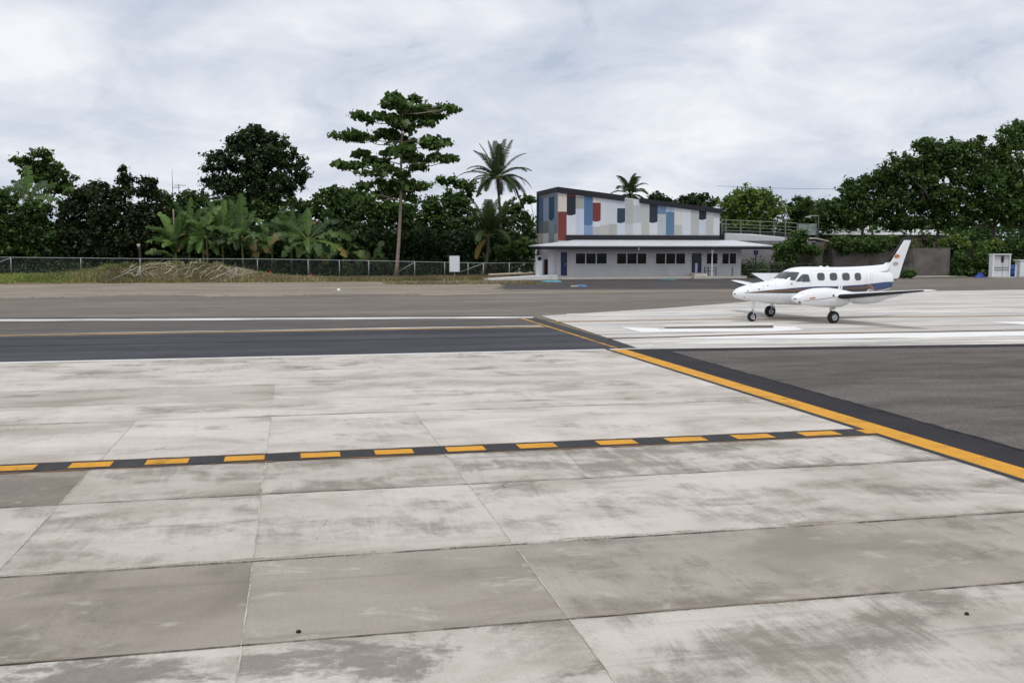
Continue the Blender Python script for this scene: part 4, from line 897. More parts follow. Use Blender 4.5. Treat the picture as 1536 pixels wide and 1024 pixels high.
# ------------------------------------------------------------------ terminal building
YF, YM = 100.0, 103.0
def onX(px, py, X):
    r = ray(px, py); return np.array([0, 0, CAMH]) + r * (X / r[0])
def k2(x, y): return 700 + x / 3.2, 250 + y / 3.2
def F(x, y, Y=YF): return at(*k2(x, y), Y)
XL = F(430, 500)[0]; XR = F(1316, 500)[0]; ZT = 3.12
bo = np.array([XL, YF, 0.0])
bld = empty('terminal_building', bo, 'small airport terminal with a patchwork mural block above a white awning roof', 'building')
wins = [(520, 676, (571, 622)), (718, 866, (768, 818)), (905, 1052, (955, 1003)), (1149, 1208, (1178,)), (1224, 1297, (1260,))]
ops = []
for a, b, s in wins: ops.append((F(a, 413)[0], F(b, 413)[0], F(a, 470)[2], F(a, 412)[2]))
d1 = (F(452, 411)[0], F(482, 411)[0], F(452, 523)[2], F(452, 410)[2]); d2 = (F(1078, 417)[0], F(1130, 417)[0], F(1078, 508)[2], F(1078, 416)[2])
allop = ops + [d1, d2]
def wall_cells(m, x0, x1, z0, z1, y0, y1, opn, mi=0):
    xs = sorted({x0, x1, *[o[0] for o in opn], *[o[1] for o in opn]})
    for a, b in zip(xs, xs[1:]):
        cx = (a + b) / 2; o = [q for q in opn if q[0] < cx < q[1]]
        if not o: m.box(a, b, y0, y1, z0, z1, mi)
        else:
            q = o[0]
            if q[2] > z0 + .01: m.box(a, b, y0, y1, z0, q[2], mi)
            m.box(a, b, y0, y1, q[3], z1, mi)
rel = lambda q: (q[0] - XL, q[1] - XL, q[2], q[3])
m = MB(); wall_cells(m, 0, XR - XL, 0.0, ZT, 0, .22, [rel(q) for q in allop])
m.box(0, .2, .22, 2.95, 0, ZT); m.box(XR - XL - .2, XR - XL, .22, 2.95, 0, ZT)
m.build('front_wall', M['siding'], bld)
MB().box(.2, XR - XL - .2, 2.0, 2.1, 0, ZT).build('inner_wall', M['shade_wall'], bld)
for (a, b, sp), q in zip(wins, ops):
    x0, x1, z0, z1 = rel(q); m = MB(); w = .085
    m.box(x0 + .002, x1 - .002, -.035, .10, z0 + .002, z0 + w); m.box(x0 + .002, x1 - .002, -.035, .10, z1 - w, z1 - .002); m.box(x0 + .002, x0 + w, -.034, .10, z0 + w, z1 - w); m.box(x1 - w, x1 - .002, -.034, .10, z0 + w, z1 - w)
    for s in sp:
        xs = F(s, 440)[0] - XL; m.box(xs - .05, xs + .05, -.03, .10, z0 + w, z1 - w)
    f = m.build('window', M['alu'], bld)
    MB().box(x0 + w, x1 - w, .06, .075, z0 + w, z1 - w).build('pane', M['glass'], f)
    MB().box(x0 - .06, x1 + .06, -.09, -.002, z0 - .07, z0 - .002).build('sill', M['alu'], f)
x0, x1, z0, z1 = rel(d1); d = MB().box(x0 + .05, x1 - .05, .06, .10, z0, z1 - .05).build('door', M['blue_door'], bld)
m = MB(); m.box(x0 + .002, x0 + .05, -.02, .12, z0, z1 - .002); m.box(x1 - .05, x1 - .002, -.02, .12, z0, z1 - .002); m.box(x0 + .05, x1 - .05, -.02, .12, z1 - .05, z1 - .002); m.build('door_frame', M['blue_door'], d)
MB().box(x1 - .16, x1 - .11, .0, .058, z0 + 1.1, z0 + 1.25).build('handle', M['alu'], d)
x0, x1, z0, z1 = rel(d2); zm = F(1100, 463)[2]
d = MB().box(x0 + .05, x1 - .05, .08, .12, zm, z1 - .05).build('door', plain('door_navy', (12, 18, 46), .3, var=.1), bld)
m = MB(); xm = (x0 + x1) / 2; m.box(x0 + .05, xm - .14, .04, .10, z0 + .02, zm - .02); m.box(xm + .14, x1 - .05, .04, .10, z0 + .02, zm - .02); m.build('lower_panel', M['blue_door'], d)
m = MB(); m.box(xm - .137, xm + .137, .03, .11, z0 + .02, zm); m.box(x0 + .002, x0 + .047, -.02, .12, z0, z1 - .002); m.box(x1 - .047, x1 - .002, -.02, .12, z0, z1 - .002); m.build('door_frame', M['alu'], d)
# plinth, steps
m = MB(); m.box(-.3, XR - XL + .2, -1.1, -.003, -.05, F(600, 528)[2]); m.build('plinth', M['pale_concrete'], bld)
m = MB(); zb = F(1100, 510)[2]; m.box(x0 - .1, x1 + .1, -1.3, -.02, F(600, 528)[2] + .003, zb - .03); m.box(x0 - .4, x1 + 1.6, -1.8, -1.31, -.05, zb * .5); m.build('step', M['pale_concrete'], bld)
# awning roof
e0 = F(350, 371, 98.3); e1 = F(1470, 386, 98.3); ze = F(900, 383, 98.3)[2]; b0 = F(520, 356, YM - .06); b1 = F(1280, 358, YM - .06); zb = b0[2]
A = np.array([e0[0], 98.3, ze]); B = np.array([e1[0], 98.3, ze]); Cc = np.array([b1[0], YM - .06, zb]); D = np.array([b0[0], YM - .06, zb]); E1 = np.array([e1[0], YM - .06, ze]); E0 = np.array([e0[0], YM - .06, ze])
m = MB(); up = np.array([0, 0, .10])
m.prism([A - bo, B - bo, Cc - bo, D - bo], up); m.prism([A - bo, D - bo, E0 - bo], up); m.prism([B - bo, E1 - bo, Cc - bo], up)
rf = m.build('awning_roof', M['roof_sheet'], bld)
m = MB(); z0_, z1_ = ze - .30, ze - .005
m.box(A[0] - XL + .1, B[0] - XL - .1, 98.38 - YF, 98.46 - YF, z0_, z1_); m.box(A[0] - XL + .1, A[0] - XL + .18, 98.47 - YF, 102.9 - YF, z0_, z1_); m.box(B[0] - XL - .18, B[0] - XL - .1, 98.47 - YF, 102.9 - YF, z0_, z1_)
m.build('fascia', M['navy'], bld)
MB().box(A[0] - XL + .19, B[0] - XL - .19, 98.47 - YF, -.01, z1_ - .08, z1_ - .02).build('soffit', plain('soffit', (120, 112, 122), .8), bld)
MB().tube([F(826, 388, 98.36) - bo, F(826, 402, 98.36) - bo], .03, 6).build('downpipe', M['white_paint'], bld)
# mural block
Xl = F(438, 200, YM)[0]; Xr = F(1215, 250, YM)[0]; onL = lambda x, y: onX(*k2(x, y), Xl)
Yb = onL(340, 200)[1]
zl = F(438, 112, YM)[2]; zr = F(1215, 213, YM)[2]; zbk = onL(340, 118)[2]
ztop = lambda X: zl + (zr - zl) * (X - Xl) / (Xr - Xl)
blk = MB()
fr = [(Xl, YM, 0), (Xr, YM, 0), (Xr, YM, zr), (Xl, YM, zl)]; bk = [(Xl, Yb, 0), (Xr, Yb, 0), (Xr, Yb, zr), (Xl, Yb, zl)]
blk.prism([np.array(p) - bo for p in fr], (0, Yb - YM, 0)); blk.build('mural_block', M['grey_wall'], bld)
def strip_mat(rgb, cache={}):
    if rgb not in cache: cache[rgb] = ribbed('mural_%d_%d_%d' % rgb, tuple(rgb), 0, .29, .25, .55, .08)
    return cache[rgb]
CR = (214, 204, 194); RED = (116, 50, 45); NV = (26, 30, 42); WH = (208, 210, 216); GR = (162, 162, 158); LV = (194, 200, 216); BL = (78, 112, 150); LB = (126, 150, 184); TQ = (34, 58, 78); BE = (184, 183, 176); GG = (176, 177, 175); BG = (106, 130, 158); SB = (90, 122, 150)
strips = [(438, 480, [(216, CR, 0), (354, RED, 0)]), (480, 523, [(143, RED, 0), (228, NV, 1), (328, WH, 0)]), (523, 563, [(143, CR, 0), (202, GR, 0), (328, LV, 0)]), (563, 605, [(276, BL, 1), (328, LB, 0)]),
  (605, 643, [(173, (218, 202, 202), 0), (258, RED, 1), (288, WH, 0), (328, GG, 0)]), (643, 683, [(280, (205, 208, 213), 0), (328, BE, 0)]), (683, 722, [(276, (200, 204, 211), 0), (328, (172, 172, 165), 0)]), (722, 760, [(200, (196, 202, 212), 0), (265, TQ, 1), (328, (196, 206, 216), 0)]),
  (760, 799, [(275, GG, 0), (328, (190, 192, 192), 0)]), (799, 838, [(186, WH, 0), (270, (180, 186, 189), 0), (328, (206, 209, 213), 0)]), (838, 877, [(270, (182, 184, 182), 0), (328, BE, 0)]), (877, 916, [(264, (32, 42, 58), 1), (328, WH, 0)]),
  (916, 957, [(228, BG, 0), (328, (180, 186, 191), 0)]), (957, 997, [(220, (162, 182, 206), 2), (328, SB, 0)]), (997, 1036, [(280, (206, 206, 206), 0), (328, (180, 181, 178), 0)]), (1036, 1076, [(328, (204, 208, 214), 0)]), (1076, 1115, [(328, GG, 0)]),
  (1115, 1150, [(250, (24, 28, 38), 1), (328, (194, 203, 216), 0)]), (1150, 1185, [(328, (180, 181, 179), 0)]), (1185, 1214, [(246, (172, 172, 170), 0), (328, (203, 204, 206), 0)])]
mur = MB(); mm = []; 
def mi(rgb):
    if rgb not in mm: mm.append(rgb)
    return mm.index(rgb)
for x0, x1, segs in strips:
    X0, X1 = F(x0, 250, YM)[0], F(x1, 250, YM)[0]
    prev = [(X0, ztop(X0) - .02), (X1, ztop(X1) - .02)]
    for yb_, col, rnd in segs:
        z = F((x0 + x1) / 2, yb_, YM)[2]
        n = 9; bot = [(X0 + (X1 - X0) * t, z - (.14 * math.sin(math.pi * (0.15 + .85 * t)) if rnd == 1 else 0) + (.10 * math.sin(math.pi * t) if rnd == 2 else 0)) for t in np.linspace(0, 1, n)]
        mur.poly([(p[0] - XL, YM - .004 - YF, p[1]) for p in prev] + [(p[0] - XL, YM - .004 - YF, p[1]) for p in bot[::-1]], mi(col)); prev = bot
mur.build('mural', [strip_mat(c) for c in mm], bld)
side = [(340, 368, [(150, (120, 126, 130), 0), (262, (66, 92, 122), 0), (320, (92, 104, 112), 0), (372, (178, 176, 170), 0)]), (368, 394, [(150, (120, 126, 130), 0), (262, (140, 158, 184), 0), (320, (118, 124, 126), 0), (372, (206, 208, 210), 0)]),
  (394, 421, [(145, (128, 136, 146), 0), (246, (18, 62, 92), 1), (320, (134, 146, 156), 0), (372, (134, 140, 142), 0)]), (421, 437, [(277, (118, 134, 158), 0), (320, (110, 124, 138), 0), (372, (170, 178, 184), 0)])]
sd = MB(); mm = []
for x0, x1, segs in side:
    Y0, Y1 = onL(x0, 200)[1], onL(x1, 200)[1]; prev = [(Y0, zl - .15), (Y1, zl - .15)]
    for yb_, col, rnd in segs:
        z = onL((x0 + x1) / 2, yb_)[2]; bot = [(Y0 + (Y1 - Y0) * t, z - (.3 * math.sin(math.pi * t) if rnd else 0)) for t in np.linspace(0, 1, 9)]
        sd.poly([(Xl - .004 - XL, p[0] - YF, p[1]) for p in prev] + [(Xl - .004 - XL, p[0] - YF, p[1]) for p in bot[::-1]], mi(col)); prev = bot
sd.build('mural', [plain('mural_side_%d_%d_%d' % c, c, .6, var=.06) for c in mm], bld)
m = MB()
def trim(xa, xb, up=.32, dn=.28):
    Xa, Xb = F(xa, 200, YM)[0], F(xb, 200, YM)[0]
    m.prism([(Xa - XL, YM - .16 - YF, ztop(Xa) - dn), (Xb - XL, YM - .16 - YF, ztop(Xb) - dn), (Xb - XL, YM - .16 - YF, ztop(Xb) + up), (Xa - XL, YM - .16 - YF, ztop(Xa) + up)], (0, .155, 0))
trim(437, 756); trim(828, 1226, .26, .26)
m.box(Xl - XL - .12, Xl - XL - .006, YM - .16 - YF, Yb - YF, zl - .14, zl + .32); m.box(Xl - XL - .12, Xl - XL - .006, Yb - .5 - YF, Yb - YF, onL(340, 320)[2], zl - .145)
m.build('roof_trim', M['navy'], bld)
m = MB(); m.prism([(Xl - XL, YM - YF, zl + .004), (Xr - XL, YM - YF, zr + .004), (Xr - XL, YM - YF, zr + .10), (Xl - XL, YM - YF, zl + .10)], (0, Yb - YM, 0)); m.build('roof', M['far_roof'], bld)
MB().box(F(476, 340, YM)[0] - XL, F(1212, 340, YM)[0] - XL, YM - .10 - YF, YM - .002 - YF, F(700, 356, YM)[2], F(700, 329, YM)[2]).build('band', M['navy'], bld)
# recessed left bay: pillar, brown door
q0, q1 = F(372, 445, YM), F(397, 515, YM); MB().box(q0[0] - XL, q1[0] - XL, YM - .06 - YF, YM - .003 - YF, .25, q0[2]).build('side_door', M['brown_door'], bld)
a, b = F(398, 400), F(429, 400); MB().box(a[0] - XL, -.003, .3, .7, 0, ZT).build('pillar', M['white_wall'], bld)
# white meter cabinet and ramp at the left of the building
a, b = F(333, 432, 101), F(360, 515, 101); q = empty('meter_cabinet', ((a[0] + b[0]) / 2, 101, 0), 'narrow white cabinet with a dark round window beside the brown door of the terminal', 'cabinet')
w = (b[0] - a[0]) / 2; MB().box(-w, w, -.3, .3, 0, a[2]).build('body', M['white_paint'], q); MB().box(-w - .05, w + .05, -.35, .35, a[2] + .003, a[2] + .1).build('lid', M['white_wall'], q)
MB().lathe([(.01, 0), (.24, 0), (.24, .03), (.01, .03)], (0, -.335, F(346, 440, 101)[2]), (0, 1, 0), 16).build('dial', M['dark_metal'], q)
p0, p1, p2, p3 = F(80, 540, 99.0), F(430, 522, 99.0), F(430, 518, 101.5), F(90, 535, 101.5)
q = MB(); za = .12; zb_ = F(430, 520)[2] + .05
q.prism([(p0[0], 98.2, 0), (XL - .35, 98.2, 0), (XL - .35, 98.2, zb_), (p0[0], 98.2, za)], (0, 2.6, 0)); rp = q.build('access_ramp', M['white_wall']); tag(rp, 'long low white concrete ramp leading up to the narrow end of the terminal', 'ramp')
a, b = F(105, 520, 102.4), F(332, 512, 102.4); o = MB().tube([a - a, (b - a) * .5 + (0, 0, .03), b - a], [.14, .12, .1], 8).build('log', M['dry_wood'], smooth=True); o.location = a; tag(o, 'long brown log lying behind the white access ramp', 'log')
# handrails, sign post
m = empty('handrail', F(1150, 530, 99.2), 'dark handrail with thin posts on the terminal platform beside the blue door', 'railing'); mo = np.array(m.location)
for i, x in enumerate((1143, 1160, 1197, 1275)):
    t = F(x, 482, 99.2); MB().tube([(t[0] - mo[0], 0, -mo[2]), (t[0] - mo[0], 0, t[2] - mo[2])], .05, 6).build('post', M['blue_door'] if i > 1 else M['dark_metal'], m)
for y in (484, 500): MB().tube([F(1143, y, 99.2) - mo, F(1197, y, 99.2) - mo], .025, 6).build('rail', M['dark_metal'], m)
t = F(1179, 398, 98.8); q = empty('sign_post', (t[0], 98.8, 0), 'thin white post with a small white plate on top, before the terminal windows', 'post')
MB().tube([(0, 0, 0), (0, 0, t[2] - .3)], .06, 8).build('post', M['white_paint'], q); MB().box(-.12, .12, -.07, .07, t[2] - .29, t[2] + .15).build('plate', M['white_paint'], q)
t = F(1389, 402, 98.7); q = empty('awning_post', (t[0], 98.7, 0), 'slim post topped by a square blue box under the corner of the awning', 'post')
MB().tube([(0, 0, 0), (0, 0, t[2] - .5)], .07, 8).build('post', M['dark_metal'], q); MB().box(-.2, .2, -.12, .12, t[2] - .49, t[2] + .02).build('box', M['blue_door'], q)
# covers and litter on the yard
for px, py, w, d, mt, nm, lab in ((828, 423, 1.0, 1.1, 'teal', 'plastic_sheet', 'turquoise plastic sheet lying on the yard near the access ramp'), (1003, 421, .9, .8, 'dull_teal', 'plastic_sheet', 'dark turquoise plastic sheet lying at the foot of the terminal wall'), (872, 430, .5, .9, 'dull_blue', 'plastic_sheet', 'blue scrap of plastic sheet on the yard with a pale end'), (508, 436, .12, .2, 'white_paint', 'paper_scrap', 'white scrap of paper on the dirt verge in front of the fence')):
    c = G(px, py); m = MB(); n = 9; ang = [2 * math.pi * i / n for i in range(n)]
    rows = [[(w * r * math.cos(a) * (1 + .15 * math.sin(3 * a)), d * r * math.sin(a), hh * (1 + .4 * math.sin(2 * a + 1))) for a in ang] for r, hh in ((1, .02), (.8, .10), (.4, .14), (.02, .12))]
    m.grid(rows, wrap=True); o = m.build(nm, M[mt], smooth=True); o.location = (c[0], c[1], .0); tag(o, lab, 'litter')
c = G(864, 430); o = MB().prism([(-.55, -.4, 0), (.5, -.5, 0), (.6, .3, 0), (-.3, .5, 0)], (0, 0, .08)).build('foam_board', M['pale_concrete']); o.location = (c[0], c[1], .01); tag(o, 'pale broken board lying on the yard beside the blue plastic scrap', 'litter')

# ------------------------------------------------------------------ ramp, walls and yard on the right
def k3(x, y): return 980 + x / 6.829, 290 + y / 6.829
YR = 106.0
rw = empty('ramp_wall', (at(1089, 400, YR)[0], YR, 0), 'grey raised walkway wall with a white parapet and green railing behind the terminal', 'wall'); ro = np.array(rw.location)
T = lambda px, py, Y=YR: at(px, py, Y) - ro
top = [(1083, 361.5), (1224, 361.5)]
MB().prism([T(1080, 361.5), T(1224, 361.5), (T(1224, 361.5)[0], 0, -.05), (T(1080, 361.5)[0], 0, -.05)], (0, .5, 0)).build('wall', plain('ramp_grey', (140, 136, 138), .85, var=.12, scale=.6, wear=((110, 106, 104), .5)), rw)
MB().prism([T(1088, 349.5, YR - .1), T(1128, 351), T(1190, 357), T(1212, 360), T(1212, 361.3), T(1088, 361.3, YR - .1)], (0, .3, 0)).build('parapet', M['white_wall'], rw)
MB().prism([T(1081, 344, YR + .6), T(1195, 350, YR + .6), T(1195, 362, YR + .6), T(1081, 362, YR + .6)], (0, 4, 0)).build('walkway', plain('walkway_dark', (52, 54, 52), .9), rw)
m = empty('railing', (at(1080, 352, YR)[0], YR + .4, at(1080, 352, YR)[2]), 'pale green metal railing with three rails along the raised walkway', 'railing'); mo = np.array(m.location)
pst = [(1083, 329.6, 352), (1089, 330, 352), (1111, 331, 352), (1140, 332.3, 353.5), (1161, 333, 354), (1178, 334, 355.5), (1196, 335, 357)]
for px, a, b in pst: MB().tube([at(px, b, YR + .4) - mo, at(px, a, YR + .4) - mo], .06, 8).build('post', M['green_metal'], m)
for f in (0, .28, .5, .72): MB().tube([at(px, a + (b - a) * f, YR + .4) - mo for px, a, b in pst], .045 if f == 0 else .03, 6).build('rail', M['green_metal'], m)
# glass guard, lamp
a, b = at(1198, 335.5, YR + .3), at(1224, 352.5, YR + .3); q = empty('glass_guard', ((a[0] + b[0]) / 2, YR + .3, b[2]), 'pale green glass guard panel at the end of the walkway railing', 'panel'); w = (b[0] - a[0]) / 2; hgt = a[2] - b[2]
gm, gnt, gp = new_mat('green_glass'); L(gnt, ramp(gnt, noise(gnt, coords(gnt), 2.0, 4), [(.3, lin(112, 126, 118)), (.7, lin(168, 180, 176))]), gp.inputs['Base Color']); gp.inputs['Roughness'].default_value = .1; gp.inputs['Alpha'].default_value = .7
MB().box(-w, w, -.02, .02, 0, hgt).build('pane', gm, q); m = MB()
for x in (-w - .03, 0, w + .003): m.box(x, x + .04, -.03, .03, -.3, hgt + .03)
m.build('frame', M['green_metal'], q)
t = at(1228, 323.5, YR); q = empty('street_lamp', (t[0], YR, 0), 'dark street lamp with a short arm standing at the end of the raised walkway', 'lamp')
MB().tube([(0, 0, 0), (0, 0, t[2])], [.12, .09], 8).build('pole', M['dark_metal'], q, smooth=True)
h_ = at(1212, 325, YR) - np.array([t[0], YR, 0]); MB().tube([(0, 0, t[2] - .03), (h_[0] * .6, 0, t[2]), h_], .05, 6).build('arm', M['galv'], q)
MB().box(h_[0] - .3, h_[0] + .3, -.14, .14, h_[2] - .1, h_[2] + .02).build('lamp_head', M['alu'], q)
# pillar with tilted slab, opening
q = empty('gate_pillar', (at(1231, 398, 102.5)[0], 102.5, 0), 'concrete pillar with a thin tilted slab on top beside the dark opening', 'pillar'); qo = np.array(q.location)
T = lambda px, py, Y=102.5: at(px, py, Y) - qo
MB().prism([T(1224, 363), T(1237, 363), T(1233, 397), (T(1233, 397)[0] - .05, 0, 0), (T(1223, 397)[0], 0, 0)], (0, 1.0, 0)).build('shaft', M['old_concrete'], q)
MB().prism([T(1216, 358), T(1225, 356.5), T(1246, 361.6), T(1245, 363), T(1225, 358.4)], (0, 1.8, 0)).build('slab', M['pale_concrete'], q)
# retaining wall
a, b = at(1253, 371.5, 100.4), at(1425, 371.5, 100.4); q = empty('retaining_wall', (a[0], 100.4, 0), 'long stained grey concrete retaining wall under the trees behind the aircraft', 'wall')
m = MB(); Lw = b[0] - a[0]; n = 6
for i in range(n): m.box(Lw * i / n + .004, Lw * (i + 1) / n - .004, .004 * (i % 2), .4, -.05, a[2] - .03 * (i % 3))
m.box(.0, Lw, .02, .39, -.05, a[2] - .10); m.build('wall', M['old_concrete'], q)
for i in (0, 6): MB().box(Lw * i / n - .16, Lw * i / n + .16 if i == 0 else Lw + .005, -.06, .41, -.05, a[2] + .02).build('pier', M['old_concrete'], q)
tag(MB().box(a[0] - 3.0, 150, 103.2, 126, -.1, a[2] - .15).build('terrace', M['dark_soil']), kind='structure')
sheet('pavement', [(a[0] + 3, 97.2), (72.3, 96.4), (72.3, 100.3), (a[0] + 3, 100.3)], .10, M['pale_concrete'])
tag(MB().box(a[0] + 3, 72.3, 96.9, 97.19, -.02, .13).build('kerb', M['pale_concrete']), kind='structure')
# low green fence in front of the ramp
a, b = at(1112, 395.5, 102.2), at(1254, 396.5, 102.2); q = empty('mesh_fence', (a[0], 102.2, 0), 'low green mesh fence in front of the ramp wall behind the aircraft', 'fence'); w = b[0] - a[0]
for i in range(8): MB().tube([(w * i / 7, 0, 0), (w * i / 7, 0, a[2])], .04, 6).build('post', M['green_metal'], q)
for z in (a[2], a[2] * .55, .15): MB().tube([(0, 0, z), (w, 0, z)], .028, 6).build('rail', M['green_metal'], q)
MB().poly([(0, .0, .1), (w, .0, .1), (w, .0, a[2]), (0, .0, a[2])]).build('wire_mesh', M['chain'], q, recalc=False)
scatter_leaves('hedge_plants', at(1112, 400, 103.6)[0], at(1250, 400, 103.6)[0], 102.9, 104.0, .1, 1.35, 4500, 'leaf_mid', .28, 31)
# far white roof and beige wall
a, b = at(1226, 335, 130), at(1420, 353, 130); q = empty('far_shed', (a[0], 130, 0), 'low beige building with a white sheet roof glimpsed through the big trees', 'building'); w = b[0] - a[0]
MB().box(0, w, 0, 8, 0, b[2] - .02).build('wall', plain('beige_wall', (140, 124, 100), .8, var=.1), q)
MB().prism([(-.4, -.6, b[2]), (w, -.6, b[2]), (w, 6, a[2]), (-.4, 6, a[2])], (0, 0, .12)).build('roof', M['far_roof'], q)
# far house behind the palms
a, b = at(764, 330, 128), at(805, 352, 128); q = empty('far_house', (a[0], 128, 0), 'pale house with a white roof glimpsed behind the palms beside the mural', 'building'); w = b[0] - a[0]
MB().box(0, w, 0, 6, 0, b[2]).build('wall', M['white_wall'], q); MB().prism([(-.4, -.4, b[2] + .003), (w + .4, -.4, b[2] + .003), (w + .4, 3, a[2]), (-.4, 3, a[2])], (0, 0, .12)).build('roof', M['far_roof'], q)
a, b = at(615, 362, 124), at(668, 378, 124); q = empty('shed', (a[0], 124, 0), 'low shed with a rusty pale roof hidden among the trees by the notice board', 'shed'); w = b[0] - a[0]
MB().box(0, w, 0, 4, 0, b[2]).build('wall', M['bark_dark'], q); MB().prism([(-.5, -.8, b[2] + .003), (w + .5, -.8, b[2] + .003), (w + .5, 3, a[2]), (-.5, 3, a[2])], (0, 0, .1)).build('roof', M['old_concrete'], q)
# white gate, cabinet, barrels
def k4(x, y): return 1380 + x / 7.314, 300 + y / 7.314
YG = 95.5; T = lambda x, y, Y=YG: at(*k4(x, y), Y)
a, b = T(795, 592), T(980, 865); q = empty('white_gate', (a[0], YG, 0), 'white double leaf metal gate in a frame, standing before the trees', 'gate'); w = b[0] - a[0]; hh = a[2]
m = MB(); m.box(0, .2, -.1, .5, 0, hh - .102); m.box(w - .12, w, -.1, .5, 0, hh - .102); m.box(-.06, w + .06, -.14, .55, hh - .1, hh + .02); m.build('frame', M['white_paint'], q)
for i, (x0, x1) in enumerate(((.30, w * .60), (w * .63, w - .14))):
    lf = MB().box(x0, x1, .08, .13, .12, hh - .2).build('leaf', M['white_wall'], q)
    m = MB()
    for z in (hh * .42, hh * .32): m.box(x0, x1, .04, .078, z, z + .04)
    m.build('rail', M['dark_metal'], lf)
MB().box(w * .52, w * .66, .02, .07, hh * .66, hh * .9).build('dark_hole', M['bark_dark'], q); MB().box(.205, .29, .1, .14, .1, hh - .15).build('gap', M['dark_metal'], q)  # solid dark boxes put in for the hole and the gap
MB().box(-.1, w + .1, -.6, .7, -.05, .10).build('threshold', M['pale_concrete'], q)
a = T(1095, 655); q = empty('white_cabinet', (a[0], YG, 0), 'white cabinet cut by the right edge of the photo', 'cabinet')
MB().box(.05, 1.3, 0, .8, 0, a[2] - .1).build('body', M['white_wall'], q); MB().box(-.1, 1.4, -.08, .9, a[2] - .097, a[2]).build('lid', M['white_paint'], q); MB().box(.12, .62, -.03, -.003, .12, a[2] - .25).build('door', M['white_paint'], q)
for x, r, lab, dy in ((1016, .42, 'blue plastic barrel between the white gate and the white cabinet', 1.2), (1080, .36, 'dark blue plastic barrel right against the white cabinet', .9)):
    c = T(x, 780, YG + dy); hb = T(x, 712, YG + dy)[2] if x < 1050 else T(x, 668, YG + dy)[2]
    q = empty('barrel', (c[0], YG + dy, 0), lab, 'barrel')
    MB().lathe([(.01, 0), (r * .92, 0), (r, .1), (r, hb * .33), (r * 1.05, hb * .35), (r, hb * .37), (r, hb * .64), (r * 1.05, hb * .66), (r, hb * .68), (r, hb * .95), (r * .9, hb), (.01, hb)], (0, 0, 0), (0, 0, 1), 20).build('body', M['bin_blue'] if x < 1050 else M['blue_door'], q, smooth=True)
    MB().lathe([(.01, hb + .03), (r * .8, hb + .03), (r * .8, hb + .004)], (0, 0, 0), (0, 0, 1), 20).build('lid', M['dark_metal'], q)
t = T(1052, 718); o = MB().box(-.06, .06, -.06, .06, 0, t[2]).box(-.08, .08, -.08, .08, t[2] + .002, t[2] + .05).build('white_stake', M['white_paint']); o.location = (t[0], YG, 0); tag(o, 'short white stake standing in front of the blue barrels', 'stake')
c = T(655, 860, 96.0); m = MB(); n = 14
rows = [[(.75 * r * math.cos(a_) * (1 + .2 * math.sin(2 * a_)), .5 * r * math.sin(a_), hh_ * (1 + .25 * math.sin(3 * a_ + 1))) for a_ in [2 * math.pi * i / n for i in range(n)]] for r, hh_ in ((1, 0), (.8, .22), (.6, .25), (.35, .45), (.01, .42))]
o = m.grid(rows, wrap=True).build('tarpaulin', M['tarp_blue'], smooth=True); o.location = (c[0], 96.0, 0.0); tag(o, 'crumpled blue tarpaulin heaped on the pavement end beside the white gate', 'tarpaulin')
for px, py, lab, s in ((448, 949, 'small square black block on the dark slab near the camera', .020), (1450, 922, 'small round black pebble on the pale slab', .018)):
    c = G(px, py); o = MB().lathe([(.005, 0), (s, 0), (s * 1.05, s * .6), (s * .7, s), (.004, s * 1.05)], (0, 0, 0), (0, 0, 1), 4 if px < 500 else 9).build('black_stone', M['rubber'], smooth=px > 500); o.location = (c[0], c[1], .005); tag(o, lab, 'stone')
#%%PLANE
# ------------------------------------------------------------------ twin engined aircraft
PM = np.array([21.33, 39.39, 0.002]); PA = R(8.7)
air = empty('aircraft', PM, 'white twin engined propeller aircraft with a blue and bronze stripe parked on the pale concrete', 'airplane')
air.rotation_euler = (0, 0, math.pi + PA)
hx = np.array([-math.cos(PA), -math.sin(PA), 0]); hy = np.array([math.sin(PA), -math.cos(PA), 0])
def to_loc(p): d = np.array(p) - PM; return np.array([d @ hx, d @ hy, d[2]])
def dir_loc(r): return np.array([r @ hx, r @ hy, r[2]])
cam_l = to_loc((0, 0, CAMH))
def kc(q): return 1060 + q[0] / 4.267, 340 + q[1] / 4.267

def gloss(name, rgb=None, attr=False):
    m, nt, p = new_mat(name)
    if attr: a = N(nt, 'ShaderNodeAttribute', attribute_name='livery').outputs['Color']
    else: a = lin(*rgb)
    n_ = noise(nt, coords(nt), 1.6, 5, .6)
    c = mixc(nt, 1.0, a, ramp(nt, n_, [(.3, grey(.93)), (.7, grey(1.0))]), 'MULTIPLY')
    L(nt, c, p.inputs['Base Color']); p.inputs['Roughness'].default_value = .28; p.inputs['Coat Weight'].default_value = .4; p.inputs['Coat Roughness'].default_value = .08
    return m
M['air_white'] = gloss('aircraft_white', (240, 241, 243)); 
M['air_gold'] = gloss('aircraft_gold', (186, 112, 48)); M['air_dark'] = gloss('aircraft_dark_line', (56, 46, 46)); M['chrome'] = plain('bare_metal', (190, 192, 196), .3, .8, .06)

